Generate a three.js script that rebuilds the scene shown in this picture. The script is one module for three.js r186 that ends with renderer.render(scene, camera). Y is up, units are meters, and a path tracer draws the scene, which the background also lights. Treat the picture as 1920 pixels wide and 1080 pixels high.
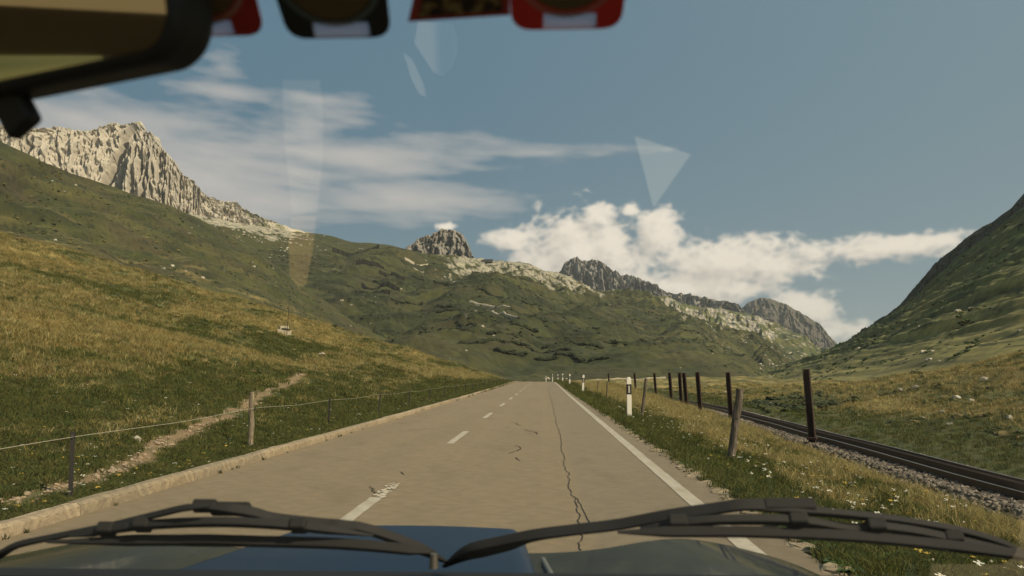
import * as THREE from 'three';
import { RoundedBoxGeometry } from 'three/addons/geometries/RoundedBoxGeometry.js';
import { mergeGeometries } from 'three/addons/utils/BufferGeometryUtils.js';
import { createNoise2D, createNoise3D } from 'simplex-noise';

// ---------------------------------------------------------------- camera, sky, sun, exposure
const scene = new THREE.Scene();
const camera = new THREE.PerspectiveCamera(2 * Math.atan(540 / 1500) * 180 / Math.PI, 16 / 9, 0.05, 9000);
camera.position.set(0, 1.35, 0);
camera.rotation.order = 'YXZ';
camera.rotation.set(Math.atan(161 / 1500), Math.atan(60 / 1500), 0);
camera.focus = 24;
camera.userData.fStop = 8;
scene.add(camera);
const renderer = new THREE.WebGLRenderer();
renderer.toneMapping = THREE.LinearToneMapping;
renderer.toneMappingExposure = 1.2;
renderer.shadowMap.enabled = true;

const SUN = new THREE.Vector3(0.61, 0.62, 0.45).normalize();
const sun = new THREE.DirectionalLight(new THREE.Color(1, 0.84, 0.6), 4.5);
sun.name = 'sun';
sun.position.copy(SUN).multiplyScalar(400);
sun.castShadow = true;
sun.shadow.radius = 1;
sun.shadow.mapSize.set(4096, 4096);
Object.assign(sun.shadow.camera, { left: -300, right: 300, top: 300, bottom: -300, near: 1, far: 1200 });
scene.add(sun, sun.target);

function rng(a) { return () => { a |= 0; a = (a + 0x6d2b79f5) | 0; let t = Math.imul(a ^ (a >>> 15), 1 | a); t = (t + Math.imul(t ^ (t >>> 7), 61 | t)) ^ t; return ((t ^ (t >>> 14)) >>> 0) / 4294967296; }; }
const n2 = createNoise2D(rng(11)), n3 = createNoise3D(rng(12));
const clamp = (x, a = 0, b = 1) => Math.min(b, Math.max(a, x));
const sstep = (a, b, x) => { const t = clamp((x - a) / (b - a)); return t * t * (3 - 2 * t); };
const lerp = (a, b, t) => a + (b - a) * t;
function fbm(x, y, o = 4, g = 0.5) { let s = 0, a = 1, t = 0; for (let i = 0; i < o; i++) { s += a * n2(x, y); t += a; a *= g; x = x * 2.03 + 17.1; y = y * 2.03 - 9.7; } return s / t; }
function ridged(x, y, o = 4) { let s = 0, a = 1, t = 0; for (let i = 0; i < o; i++) { s += a * (1 - Math.abs(n2(x, y))); t += a; a *= 0.5; x = x * 2.05 + 5.3; y = y * 2.05 + 3.1; } return s / t; }
const mix3 = (a, b, t) => [a[0] + (b[0] - a[0]) * t, a[1] + (b[1] - a[1]) * t, a[2] + (b[2] - a[2]) * t];

function makeSky() {
  const W = 4096, H = 2048, D = new Float32Array(W * H * 4);
  // heaps of cumulus and veils of cirrus by compass bearing and height, in degrees: those over the valley, then others all round
  const heaps = [[2.6, 8.5, 5.2, 3.5, 1], [8.2, 9.9, 2.2, 1.6, 0.9], [3.9, 11.0, 2.0, 1.2, 0.8], [-2.3, 9.5, 2.4, 0.9, 0.7], [6.2, 11.6, 0.8, 0.6, 0.7], [13.2, 7.6, 5.8, 2.1, 1], [22.5, 8.1, 8.5, 0.95, 0.8],
    [10.6, 6.0, 5.6, 1.7, 1], [17.6, 4.2, 3.0, 1.5, 0.9], [19.4, 2.7, 2.4, 1.2, 0.8], [-7, 10.5, 0.9, 0.35, 0.75]];
  const veils = [[-25, 13.0, 12.5, 4.0, 1], [-29, 15.6, 9, 2.0, 0.75], [-13, 15.2, 11.5, 1.7, 0.6], [-11, 12.3, 8, 1.7, 0.75], [0, 15.7, 6, 0.6, 0.4], [-22.8, 20.3, 2, 1.2, 0.45], [-22.7, 18.6, 3.4, 1.2, 0.5], [-17, 17, 4, 2, 0.5]];
  const R = rng(5);
  for (let a = 44; a < 320; a += 9 + 10 * R()) { heaps.push([a, 4 + 7 * R(), 4 + 5 * R(), 1.3 + 2 * R(), 0.75 + 0.3 * R()]); if (R() < 0.6) veils.push([a, 13 + 22 * R(), 8 + 9 * R(), 2 + 3 * R(), 0.5 + 0.4 * R()]); }
  const wrap = (d) => d - 360 * Math.round(d / 360);
  const inside = (list, az, el) => { let m = -1.2, v = 0; for (const e of list) { const dx = wrap(az - e[0]) / e[2], dy = (el - e[1]) / e[3]; if (Math.abs(dx) > 2.4 || Math.abs(dy) > 2.4) continue; v = e[4] * (1.15 - Math.sqrt(dx * dx + dy * dy)); if (v > m) m = v; } return m; };
  const heap = (az, el) => { const m = inside(heaps, az, el); if (m < -0.75) return -1; const b = fbm(az * 0.26, el * 0.42, 3, 0.45) * 0.4 + (0.25 - Math.abs(fbm(az * 0.5 + 3, el * 0.75, 3, 0.4))) * 0.36 + fbm(az * 1.7, el * 2.2, 4) * 0.07; return m * 1.0 + b - 0.03; };
  const deep = [0.06, 0.145, 0.225], pale = [0.285, 0.35, 0.355];
  let low = [0, 0, 0];
  for (let r = H / 2; r < H; r++) {
    const el = ((r + 0.5) / H - 0.5) * 180, up = el * Math.PI / 180;
    for (let c = 0; c < W; c++) {
      const th = ((c + 0.5) / W - 0.5) * 2 * Math.PI, x = Math.cos(th) * Math.cos(up), z = Math.sin(th) * Math.cos(up), y = Math.sin(up);
      const az = Math.atan2(x, -z) * 180 / Math.PI, toSun = x * SUN.x + y * SUN.y + z * SUN.z;
      const f = clamp(0.74 * Math.exp(-el / 11) + 0.62 * sstep(-0.75, 0.75, toSun) - 0.06);
      let col = mix3(deep, pale, f);
      const glow = Math.pow(clamp(toSun), 24) * 0.5;
      col = [col[0] + glow, col[1] + glow * 0.92, col[2] + glow * 0.8];
      if (el < 60) {
        const vm = inside(veils, az, el);
        if (vm > -0.55) {
          const a1 = fbm(az * 0.05 + 0.08 * el, el * 0.3 + az * 0.012, 5, 0.5), a2 = fbm(az * 0.2 + 7, el * 0.8 + az * 0.03, 5, 0.5);
          const a = clamp(vm * 0.9 + a1 * 0.42 + a2 * 0.2 + 0.02) * 1.15;
          col = mix3(col, [0.6, 0.535, 0.485], 0.9 * (1 - Math.exp(-1.5 * a)));
        }
        const d = heap(az, el);
        if (d > 0) {
          const d2 = heap(az + 0.9, el + 0.75), lit = clamp(0.66 + (d - d2) * 0.8), a = 1 - Math.exp(-d * d * 10 - d * 0.3);
          const cl = mix3([0.5, 0.45, 0.4], [0.84, 0.745, 0.63], lit);
          col = mix3(col, cl, a);
        }
      }
      const o = (r * W + c) * 4;
      D[o] = col[0]; D[o + 1] = col[1]; D[o + 2] = col[2]; D[o + 3] = 1;
      if (r === H / 2) low = [low[0] + col[0] / W, low[1] + col[1] / W, low[2] + col[2] / W];
    }
  }
  for (let i = 0; i < W * H / 2; i++) { D[i * 4] = low[0] * 0.6; D[i * 4 + 1] = low[1] * 0.6; D[i * 4 + 2] = low[2] * 0.55; D[i * 4 + 3] = 1; }
  const t = new THREE.DataTexture(D, W, H, THREE.RGBAFormat, THREE.FloatType);
  t.mapping = THREE.EquirectangularReflectionMapping; t.magFilter = THREE.LinearFilter; t.needsUpdate = true;
  return t;
}
scene.background = makeSky();
scene.environment = scene.background;
scene.fog = new THREE.FogExp2(new THREE.Color(0.78, 0.86, 0.9), 0.00008);

// ---------------------------------------------------------------- helpers
const V = (x, y, z) => new THREE.Vector3(x, y, z);
const lin = (r, g, b) => new THREE.Color().setRGB(r, g, b);
const mat = (c, rough = 0.9, o = {}) => new THREE.MeshStandardMaterial({ color: lin(...c), roughness: rough, ...o });
const used = {};
function numbered(n) { used[n] = (used[n] ?? -1) + 1; return used[n] ? n + '_' + String(used[n]).padStart(3, '0') : n; }
function mesh(name, geo, m, parent, top) {
  const o = new THREE.Mesh(geo, m); o.name = top ? numbered(name) : name; o.castShadow = o.receiveShadow = true; (parent ?? scene).add(o); return o;
}
function struct(name, geo, m) { const o = mesh(name, geo, m, scene, true); o.userData.kind = 'structure'; return o; }
function tag(o, label, category, group) { o.userData.label = label; o.userData.category = category; if (group) o.userData.group = group; return o; }
function thing(name, label, category, p = [0, 0, 0], turn = 0, group) {
  const g = new THREE.Group(); g.name = numbered(name); g.position.set(...p); g.rotation.y = turn; scene.add(g); return tag(g, label, category, group);
}
function copy(src, label, p, turn = 0) { const c = src.clone(); c.name = numbered(src.name.replace(/_\d{3}$/, '')); c.userData = { ...src.userData, label }; c.position.set(...p); c.rotation.y = turn; scene.add(c); return c; }
function box(w, h, d, x = 0, y = 0, z = 0) { const g = new THREE.BoxGeometry(w, h, d); g.translate(x, y, z); return g; }
function gridGeo(nu, nv, fn, col) {   // fn(i, j) -> [x, y, z]
  const P = new Float32Array(nu * nv * 3), C = col ? new Float32Array(nu * nv * 3) : null, I = new Uint32Array((nu - 1) * (nv - 1) * 6);
  for (let i = 0, k = 0; i < nu; i++) for (let j = 0; j < nv; j++, k += 3) { const p = fn(i, j); P[k] = p[0]; P[k + 1] = p[1]; P[k + 2] = p[2]; }
  if (C) for (let i = 0, k = 0; i < nu; i++) for (let j = 0; j < nv; j++, k += 3) { const c = col(i, j, P[k], P[k + 1], P[k + 2]); C[k] = c[0]; C[k + 1] = c[1]; C[k + 2] = c[2]; }
  for (let i = 0, k = 0; i < nu - 1; i++) for (let j = 0; j < nv - 1; j++) { const a = i * nv + j, b = a + nv; I.set([a, b, a + 1, b, b + 1, a + 1], k); k += 6; }
  const g = new THREE.BufferGeometry(); g.setAttribute('position', new THREE.BufferAttribute(P, 3)); if (C) g.setAttribute('color', new THREE.BufferAttribute(C, 3)); g.setIndex(new THREE.BufferAttribute(I, 1)); g.computeVertexNormals(); return g;
}
// ---------------------------------------------------------------- ground near the road
const RIDGE = {
  spur: [[-269.8,112.1,-190.0],[-244.2,107.2,-222.0],[-216.9,95.4,-261.8],[-203.6,87.5,-284.7],[-195.0,83.5,-290.7],[-201.8,86.5,-322.0],[-199.5,88.2,-369.6],[-193.7,88.0,-417.2],[-186.2,82.7,-453.3],[-176.2,75.8,-478.6],[-164.2,64.7,-503.9],[-150.1,51.5,-529.1],[-131.9,38.9,-544.3],[-111.4,27.6,-553.9],[-82.9,17.5,-563.9],[-45.4,5.5,-568.2],[-15.2,-1.3,-569.8]],
  middle: [[-440.8,161.1,-619.1],[-395.1,165.1,-695.6],[-358.0,162.6,-770.9],[-330.0,162.4,-815.8],[-290.8,158.4,-851.7],[-258.4,154.1,-862.1],[-233.4,151.6,-869.2],[-213.7,148.7,-874.3],[-190.8,147.6,-879.5],[-159.3,146.2,-906.1],[-126.9,142.6,-941.5],[-96.3,139.9,-955.2],[-65.5,140.3,-977.8],[-36.6,139.8,-999.3],[-6.4,131.6,-1000.0],[27.6,127.1,-1019.6],[48.4,118.4,-1028.9],[66.1,111.0,-1037.9],[97.8,107.4,-1045.4],[126.3,102.4,-1052.5],[154.7,87.4,-1058.8],[190.0,70.7,-1063.2],[225.4,63.7,-1066.4],[262.2,51.5,-1047.7],[282.0,40.8,-1021.8],[288.6,23.8,-957.5],[300.3,9.0,-901.3],[318.1,0.8,-841.9]],
  farGreen: [[129.8,153.0,-1494.4],[217.3,143.7,-1484.2],[283.1,130.0,-1523.9],[331.7,128.2,-1565.2],[389.6,116.6,-1551.8],[449.7,99.2,-1587.5],[496.2,77.5,-1573.6],[511.4,50.8,-1516.1],[507.4,31.7,-1411.6],[509.8,10.7,-1303.9],[525.4,2.1,-1189.1]],
  greyRange: [[0.6,258.7,-2400.0],[40.9,294.1,-2399.7],[57.1,323.2,-2399.3],[73.3,339.3,-2398.9],[97.5,348.8,-2398.0],[116.6,340.5,-2397.2],[129.4,338.7,-2396.5],[161.4,341.5,-2394.6],[192.9,321.5,-2392.2],[224.2,298.4,-2389.5],[255.6,293.1,-2386.3],[286.7,281.3,-2382.8],[325.2,262.9,-2377.9],[363.3,241.5,-2372.3],[408.9,235.8,-2364.9],[453.9,227.0,-2356.7],[498.2,215.0,-2347.7],[534.7,207.9,-2339.7],[570.4,186.9,-2331.2],[612.3,155.2,-2320.6]],
  farPeak: [[657.0,176.3,-2927.2],[713.1,237.1,-2914.0],[740.7,259.6,-2907.1],[785.5,271.9,-2895.3],[837.6,258.8,-2880.7],[888.2,228.8,-2865.5],[937.6,195.4,-2849.7],[969.9,170.2,-2838.9],[1000.9,123.1,-2828.1],[1047.4,76.3,-2811.2],[1124.0,39.3,-2781.5]],
  massif: [[-1067.2,376.5,-1054.1],[-1003.4,376.1,-1115.0],[-929.3,382.5,-1177.5],[-873.9,398.4,-1219.1],[-850.0,399.9,-1235.9],[-825.2,402.1,-1252.6],[-792.9,408.1,-1273.3],[-762.5,409.8,-1291.7],[-741.9,419.8,-1303.7],[-727.9,426.8,-1311.5],[-713.4,427.2,-1319.5],[-706.3,434.1,-1323.3],[-699.7,438.0,-1326.8],[-693.4,429.4,-1330.1],[-688.4,416.8,-1332.7],[-671.4,408.6,-1341.4],[-666.2,393.0,-1344.0],[-654.8,379.1,-1349.5],[-642.4,359.4,-1355.5],[-629.9,343.5,-1361.3],[-620.3,340.6,-1365.7],[-609.1,320.5,-1370.8],[-592.6,312.3,-1378.0],[-571.8,308.2,-1386.7],[-555.1,307.6,-1393.5],[-546.3,296.5,-1397.0],[-520.2,285.6,-1406.9],[-484.9,273.0,-1419.4],[-430.7,260.0,-1436.8],[-375.0,248.3,-1452.4],[-317.7,230.0,-1466.0]],
  dome: [[-240.5,199.2,-1328.4],[-229.3,212.2,-1330.4],[-220.6,221.5,-1331.9],[-207.4,230.9,-1334.0],[-198.5,234.7,-1335.3],[-185.2,238.7,-1337.2],[-173.6,246.2,-1338.8],[-164.6,245.4,-1339.9],[-157.4,246.5,-1340.8],[-148.4,243.8,-1341.8],[-139.3,239.3,-1342.8],[-133.9,232.0,-1343.3],[-126.5,217.3,-1344.1],[-121.0,202.7,-1344.6],[-112.8,188.1,-1345.3]],
  rightBack: [[277.3,149.7,-259.8],[235.3,110.5,-298.4],[211.2,85.9,-327.9],[204.9,77.8,-343.5],[204.3,73.8,-353.2],[202.7,70.4,-363.3],[201.8,67.2,-384.2],[203.0,59.8,-415.0],[203.2,56.6,-426.0],[206.4,42.7,-468.5],[210.7,35.0,-510.2],[217.8,30.8,-550.5],[232.1,21.3,-639.2],[241.5,16.6,-710.1],[230.4,5.8,-766.1]],
  rightFront: [[227.4,109.6,-179.9],[194.8,87.7,-228.1],[177.8,71.0,-260.1],[168.8,60.3,-283.5],[165.8,53.2,-302.6],[160.5,41.9,-327.8],[161.0,31.7,-360.7],[164.4,26.1,-391.9],[166.9,20.1,-428.6],[173.2,13.5,-490.3],[161.4,7.3,-536.2],[144.9,2.5,-582.2]],
  bladeA: [[-0.6156,1.1433,-0.9938,0.0113],[-0.4483,1.1479,-0.9875,0.0125],[-0.3255,1.1466,-0.9893,0.0125],[-0.2477,1.1440,-0.9929,0.0126],[-0.1839,1.1376,-1.0019,0.0114],[-0.1405,1.1309,-1.0112,0.0094]],
  yokeA: [[-0.5941,1.1478,-1.0048,0.0060],[-0.5384,1.1589,-0.9893,0.0106],[-0.4882,1.1671,-0.9778,0.0130],[-0.3864,1.1732,-0.9694,0.0142],[-0.2962,1.1674,-0.9775,0.0130],[-0.2094,1.1537,-0.9966,0.0086]],
  primaryA: [[-0.8008,1.0782,-1.1155,0.0164],[-0.7265,1.1102,-1.0710,0.0129],[-0.6868,1.1281,-1.0459,0.0084],[-0.6272,1.1428,-1.0255,0.0068],[-0.5442,1.1615,-0.9994,0.0067],[-0.4634,1.1825,-0.9701,0.0065],[-0.4253,1.1918,-0.9572,0.0064],[-0.3949,1.1944,-0.9535,0.0076]],
  armA: [[-0.4122,1.1891,-0.9780,0.0104],[-0.3836,1.1861,-0.9823,0.0144],[-0.3546,1.1805,-0.9900,0.0119],[-0.3384,1.1739,-0.9992,0.0107],[-0.2690,1.1634,-1.0138,0.0122],[-0.2346,1.1594,-1.0195,0.0122],[-0.1964,1.1428,-1.0426,0.0139],[-0.1617,1.1216,-1.0722,0.0172],[-0.1318,1.0982,-1.1048,0.0221]],
  clipA: [[-0.4212,1.1863,-0.9992,0.0107],[-0.3609,1.1775,-1.0114,0.0108]],
  armB: [[-0.1375,1.0899,-1.1164,0.0253],[-0.0993,1.1166,-1.0792,0.0345],[-0.0490,1.1343,-1.0545,0.0281],[-0.0145,1.1475,-1.0361,0.0111],[0.0386,1.1578,-1.0217,0.0068],[0.0878,1.1661,-1.0102,0.0067],[0.1520,1.1826,-0.9872,0.0072],[0.1989,1.1918,-0.9742,0.0078],[0.2295,1.1976,-0.9662,0.0077],[0.2852,1.1965,-0.9677,0.0090],[0.3382,1.1906,-0.9759,0.0065]],
  yokeB: [[0.1129,1.1681,-0.9799,0.0065],[0.1552,1.1759,-0.9690,0.0116],[0.2039,1.1812,-0.9616,0.0141],[0.2923,1.1805,-0.9626,0.0154],[0.3629,1.1690,-0.9787,0.0144],[0.3851,1.1725,-0.9738,0.0130],[0.4278,1.1671,-0.9812,0.0131],[0.4838,1.1551,-0.9980,0.0106],[0.5589,1.1403,-1.0187,0.0068]],
  bladeB: [[0.0847,1.1664,-0.9616,0.0077],[0.1633,1.1681,-0.9593,0.0090],[0.2452,1.1681,-0.9593,0.0096],[0.3581,1.1627,-0.9668,0.0103],[0.4595,1.1513,-0.9828,0.0111],[0.5702,1.1352,-1.0052,0.0114],[0.6341,1.1252,-1.0191,0.0082]],
  primaryB: [[0.2466,1.1936,-0.9614,0.0090],[0.2962,1.1917,-0.9641,0.0129],[0.3600,1.1859,-0.9722,0.0143],[0.4262,1.1768,-0.9849,0.0131],[0.4970,1.1626,-1.0048,0.0121],[0.5518,1.1467,-1.0268,0.0096],[0.6051,1.1266,-1.0550,0.0056]],
};
// linear base colours
const C = { heath: [0.034, 0.039, 0.011], green: [0.064, 0.072, 0.016], lush: [0.092, 0.112, 0.025], olive: [0.125, 0.112, 0.032], gold: [0.34, 0.265, 0.095], straw: [0.36, 0.28, 0.12], brown: [0.075, 0.058, 0.024], earth: [0.23, 0.16, 0.088], dark: [0.02, 0.026, 0.008],
  rock: [0.46, 0.4, 0.31], rockGrey: [0.25, 0.235, 0.205], rockDark: [0.065, 0.06, 0.052], scree: [0.36, 0.33, 0.235], lichen: [0.16, 0.165, 0.07] };
const table = (T) => (s) => { if (s <= T[0][0]) return T[0][1]; for (let i = 1; i < T.length; i++) if (s <= T[i][0]) return lerp(T[i - 1][1], T[i][1], sstep(0, 1, (s - T[i - 1][0]) / (T[i][0] - T[i - 1][0])) * 0.5 + 0.5 * (s - T[i - 1][0]) / (T[i][0] - T[i - 1][0])); return T[T.length - 1][1]; };
const roadY = table([[50, 0], [118, 0.12], [150, -0.1], [175, -0.55], [215, -1.2], [420, -1.5]]);
const roadX = (s) => (s > 122 ? -((s - 122) ** 2) / 1800 : 0);
const railX = table([[0, 8.7], [16, 9.5], [28, 10.2], [40, 10.9], [56, 11.9], [66, 12.3], [86, 12.6], [110, 12.3], [140, 11], [200, 4]]);
const railY = table([[50, -1], [66, -1.12], [90, -1.7], [140, -2.6], [200, -3]]);
const leftCrest = table([[-60, 150], [0, 125], [98, 64.5], [118, 49.5], [145, 32.5], [158, 23], [169, 13.5], [180, 4]]);
const rise = table([[30, 0.27], [51, 0.235], [93, 0.06], [150, 0.02]]);
const splus = (x, w) => 0.5 * (x + Math.sqrt(x * x + w * w));
function groundY(x, s) {
  const X = x - roadX(s), b = roadY(s);
  if (X < -4.62) {
    const d = -4.62 - X, dc = leftCrest(s);
    let h = 0.09 + 0.302 * splus(d - 0.75, 0.8) - 0.1 - 0.62 * splus(d - dc, 6);
    h += fbm(x * 0.025, s * 0.025, 3) * 1.4 * clamp(d / 25) + fbm(x * 0.11 + 3, s * 0.11, 3) * 0.4 * clamp(d / 9) + fbm(x * 0.6, s * 0.6, 3) * 0.09 * clamp(d / 1.5);
    return Math.max(b + h, b - 3);
  }
  if (X < 1.96) return b - 0.07;
  const e = X - 1.96, xr = railX(s), yr = railY(s), q = x - xr;
  let v = b - 0.03 - 0.3 * sstep(0, 1.8, e) - 0.55 * sstep(1.2, 6, e) + fbm(x * 0.5, s * 0.5, 3) * 0.07 * clamp(e) + 0.38 * sstep(70, 95, s) * sstep(3, 6, e);
  v = lerp(v, yr - 0.3, sstep(-3.4, -1.9, q));
  if (q > 1.9) {
    const f = q - 1.9;
    v = lerp(v, Math.max(yr, -1.25) - 0.12, sstep(0, 1.2, f));
    v += rise(s) * splus(f - 2.8, 1.5) * 0.95 - Math.max(0, rise(s) - 0.13) * splus(f - 21, 4) + fbm(x * 0.06, s * 0.06, 3) * 1.0 * clamp((f - 2) / 14) + fbm(x * 0.3, s * 0.3, 3) * 0.22 * clamp((f - 2) / 5);
  }
  return v;
}
const pathPts = [[-5.2, 5.5], [-5.32, 7.9], [-5.55, 10.5], [-6.2, 13.3], [-7.1, 18.5], [-8.6, 26.4], [-9.4, 31]];
function pathDist(x, s) { let m = 1e9; for (let i = 1; i < pathPts.length; i++) { const [ax, as] = pathPts[i - 1], [bx, bs] = pathPts[i], t = clamp(((x - ax) * (bx - ax) + (s - as) * (bs - as)) / ((bx - ax) ** 2 + (bs - as) ** 2)); m = Math.min(m, Math.hypot(x - ax - t * (bx - ax), s - as - t * (bs - as))); } return m; }
// share of dry golden grass: 0 green, 1 golden
function dryness(x, s) {
  const X = x - roadX(s), m = fbm(x * 0.42, s * 0.15, 3) * 0.45 + fbm(x * 1.1, s * 0.7, 3) * 0.35, n = fbm(x * 0.1 + 5, s * 0.018 + x * 0.01, 4) * 1.15 + m;
  if (X < -4.6) { const d = -4.6 - X; return clamp(0.44 * sstep(0.8, 4, d) + 0.3 * sstep(8, 22, d) - 0.22 * sstep(26, 60, d) - 0.12 + n * 0.85 * sstep(0.5, 3, d)); }
  const e = X - 1.96, q = x - railX(s);
  if (q < 1.9) return clamp(0.47 * sstep(0.9, 3.2, e) - 0.14 + (n * 0.4 + m * 0.75) * sstep(0.3, 1.5, e));
  return clamp(-0.2 + 0.82 * sstep(4.5, 9, q) + n * 0.75 * sstep(3, 6, q));
}
function groundColour(x, s) {
  const k = dryness(x, s), f = n2(x * 2.1, s * 2.1) * 0.5 + n2(x * 0.7, s * 0.7) * 0.5;
  let c = k < 0.5 ? mix3(C.green, C.olive, k * 2) : mix3(C.olive, C.gold, (k - 0.5) * 2);
  c = c.map((v) => v * (1 + 0.3 * f));
  const m = fbm(x * 0.35 + 40, s * 0.35, 4); if (m > 0.33) c = mix3(c, C.brown, clamp((m - 0.33) * 6));
  if (x < -4.6) { const p = pathDist(x, s) + n2(x * 2, s * 2) * 0.16; c = mix3(c, C.earth, sstep(0.23, 0.09, p) * sstep(6, 10, s + 3 * n2(x * 1.5, s * 1.5))); }
  return c;
}
{
  const xs = [], ss = [];
  for (let x = -190; x < -60; x += 3) xs.push(x); for (let x = -60; x < -20; x += 0.6) xs.push(x); for (let x = -20; x < -5; x += 0.28) xs.push(x);
  xs.push(-5, -4.85, -4.63, -4.5, 1.9, 1.99, 2.1); for (let x = 2.3; x < 18; x += 0.24) xs.push(x); for (let x = 18; x < 60; x += 0.5) xs.push(x); for (let x = 60; x < 200; x += 3) xs.push(x);
  for (let s = -80; s < 3; s += 3) ss.push(s); for (let s = 3; s < 40; s += 0.3) ss.push(s); for (let s = 40; s < 120; s += 0.7) ss.push(s); for (let s = 120; s < 260; s += 1.6) ss.push(s); for (let s = 260; s < 470; s += 6) ss.push(s);
  const g = gridGeo(ss.length, xs.length, (i, j) => { const s = ss[i], x = xs[j] + roadX(s); return [x, groundY(x, s), -s]; }, (i, j, x, y, z) => groundColour(x, -z));
  struct('ground', g, new THREE.MeshStandardMaterial({ vertexColors: true, roughness: 1 }));
  const base = new THREE.PlaneGeometry(14000, 14000, 1, 1); base.rotateX(-Math.PI / 2); base.translate(0, -14, 0);
  struct('valley_floor', base, mat(C.olive, 1));
}

// ---------------------------------------------------------------- hills: a slope from its foot line up to its ridge line and over the back
function sampler(pts, smooth = true) {
  const cv = new THREE.CatmullRomCurve3(pts.map((p) => V(...p)), false, 'centripetal'), L = cv.getLengths(1200), tot = L[1200], T = [];
  const P = []; for (let i = 0; i <= 1200; i++) P.push(cv.getPoint(i / 1200));
  return (u) => { let lo = 0, hi = 1200; const w = clamp(u) * tot; while (hi - lo > 1) { const m = (lo + hi) >> 1; if (L[m] <= w) lo = m; else hi = m; } const t = clamp((w - L[lo]) / Math.max(1e-9, L[hi] - L[lo])); return P[lo].clone().lerp(P[hi], t); };
}
function hill(name, { ridge, foot, nu, nv, top = 0.8, profile = (v) => v, back = 0.7, shape, colour, dense, rough = 1 }) {
  const R = sampler(ridge), F = sampler(foot), A = [], B = [];
  const warp = dense ?? ((u) => u);
  for (let i = 0; i < nu; i++) { const u = warp(i / (nu - 1)); A.push(F(u)); B.push(R(u)); }
  const uv = [];
  const pos = (i, j) => {
    const u = warp(i / (nu - 1)), w = j / (nv - 1), v = w / top, a = A[i], b = B[i], out = [0, 0, 0];
    const L = Math.hypot(b.x - a.x, b.z - a.z), dx = (b.x - a.x) / L, dz = (b.z - a.z) / L, H = b.y - a.y;
    if (v <= 1) { out[0] = lerp(a.x, b.x, v); out[2] = lerp(a.z, b.z, v); out[1] = a.y + H * profile(v, u); }
    else { const k = (v - 1) * L * 0.8; out[0] = b.x + dx * k; out[2] = b.z + dz * k; out[1] = b.y - H * back * (v - 1) * 1.5; }
    if (shape) { const s = shape(u, v, out[0], -out[2], H, L); out[1] += s[0]; out[0] -= dx * s[1]; out[2] -= dz * s[1]; if (s[2]) { out[0] += -dz * s[2]; out[2] += dx * s[2]; } }
    return out;
  };
  const g = gridGeo(nu, nv, pos, (i, j, x, y, z) => colour(x, -z, warp(i / (nu - 1)), j / (nv - 1) / top, y));
  const o = struct(name, g, new THREE.MeshStandardMaterial({ vertexColors: true, roughness: rough }));
  const P = g.attributes.position.array, N = g.attributes.normal.array;
  o.sample = (R2) => { const i = Math.floor(R2() * nu), j = Math.floor(R2() * (nv - 1) * top), k = (i * nv + j) * 3; return { u: warp(i / (nu - 1)), v: j / (nv - 1) / top, p: [P[k], P[k + 1], P[k + 2]], n: [N[k], N[k + 1], N[k + 2]] }; };
  o.at = (u, v) => { let i = 0; while (i < nu - 1 && warp(i / (nu - 1)) < u) i++; const k = (i * nv + Math.round(v * top * (nv - 1))) * 3; return [P[k], P[k + 1], P[k + 2]]; };
  o.grid = { P, nu, nv };
  o.height = (x, z) => { let b = 1e9, k = 0; for (let i = 0; i < nu * nv; i++) { const d = (P[i * 3] - x) ** 2 + (P[i * 3 + 2] - z) ** 2; if (d < b) { b = d; k = i; } } return P[k * 3 + 1]; };
  return o;
}
const ease = (v) => clamp(v / 0.12) * clamp((1.35 - v) / 0.35);

// left spur, dark heath
const spur = hill('left_spur', {
  ridge: RIDGE.spur, nu: 460, nv: 260, top: 0.85,
  foot: [[-135, -4, 60], [-120, -4, -20], [-100, -4, -90], [-72, -4, -140], [-50, -5, -180], [-34, -6, -215], [-26, -6, -250], [-20, -6, -290], [-10, -6, -330]],
  profile: (v) => 0.35 * v + 0.65 * Math.pow(v, 1.25),
  shape: (u, v, x, s, H) => { const e = ease(v); return [e * (fbm(u * 5 + v * 0.6, v * 7, 3) * 5.5 * clamp(H / 60) + fbm(x * 0.03, s * 0.03, 3) * 1.2 + fbm(x * 0.16, s * 0.16, 3) * 0.55) * (1 - 0.7 * sstep(0.85, 1, v)), 0]; },
  colour: (x, s, u, v) => {
    const n = fbm(u * 10 + v * 1, v * 17, 4), f = fbm(x * 0.12, s * 0.12, 3), g = n2(x * 0.6, s * 0.6), w = fbm(x * 0.3, s * 0.3, 3);
    let c = mix3(C.heath, C.green, clamp(0.4 + n * 0.9 + f * 0.35));
    c = mix3(c, C.olive, clamp(0.15 + fbm(u * 7 + 4, v * 12, 3) * 0.9));
    c = mix3(c, C.brown, clamp(fbm(x * 0.02 + 9, s * 0.02, 3) * 1.1));
    c = mix3(c, C.gold, clamp((0.44 - v + 0.6 * fbm(u * 7 + v * 2, v * 26 + 3, 4)) * 1.7, 0, 0.8));
    if (fbm(u * 30 + 30, v * 46, 4) + 0.3 * w > 0.4) c = mix3(c, C.dark, 0.8);
    return c.map((q) => q * 0.78 * (1 + 0.28 * g + 0.2 * w));
  },
});
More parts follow.
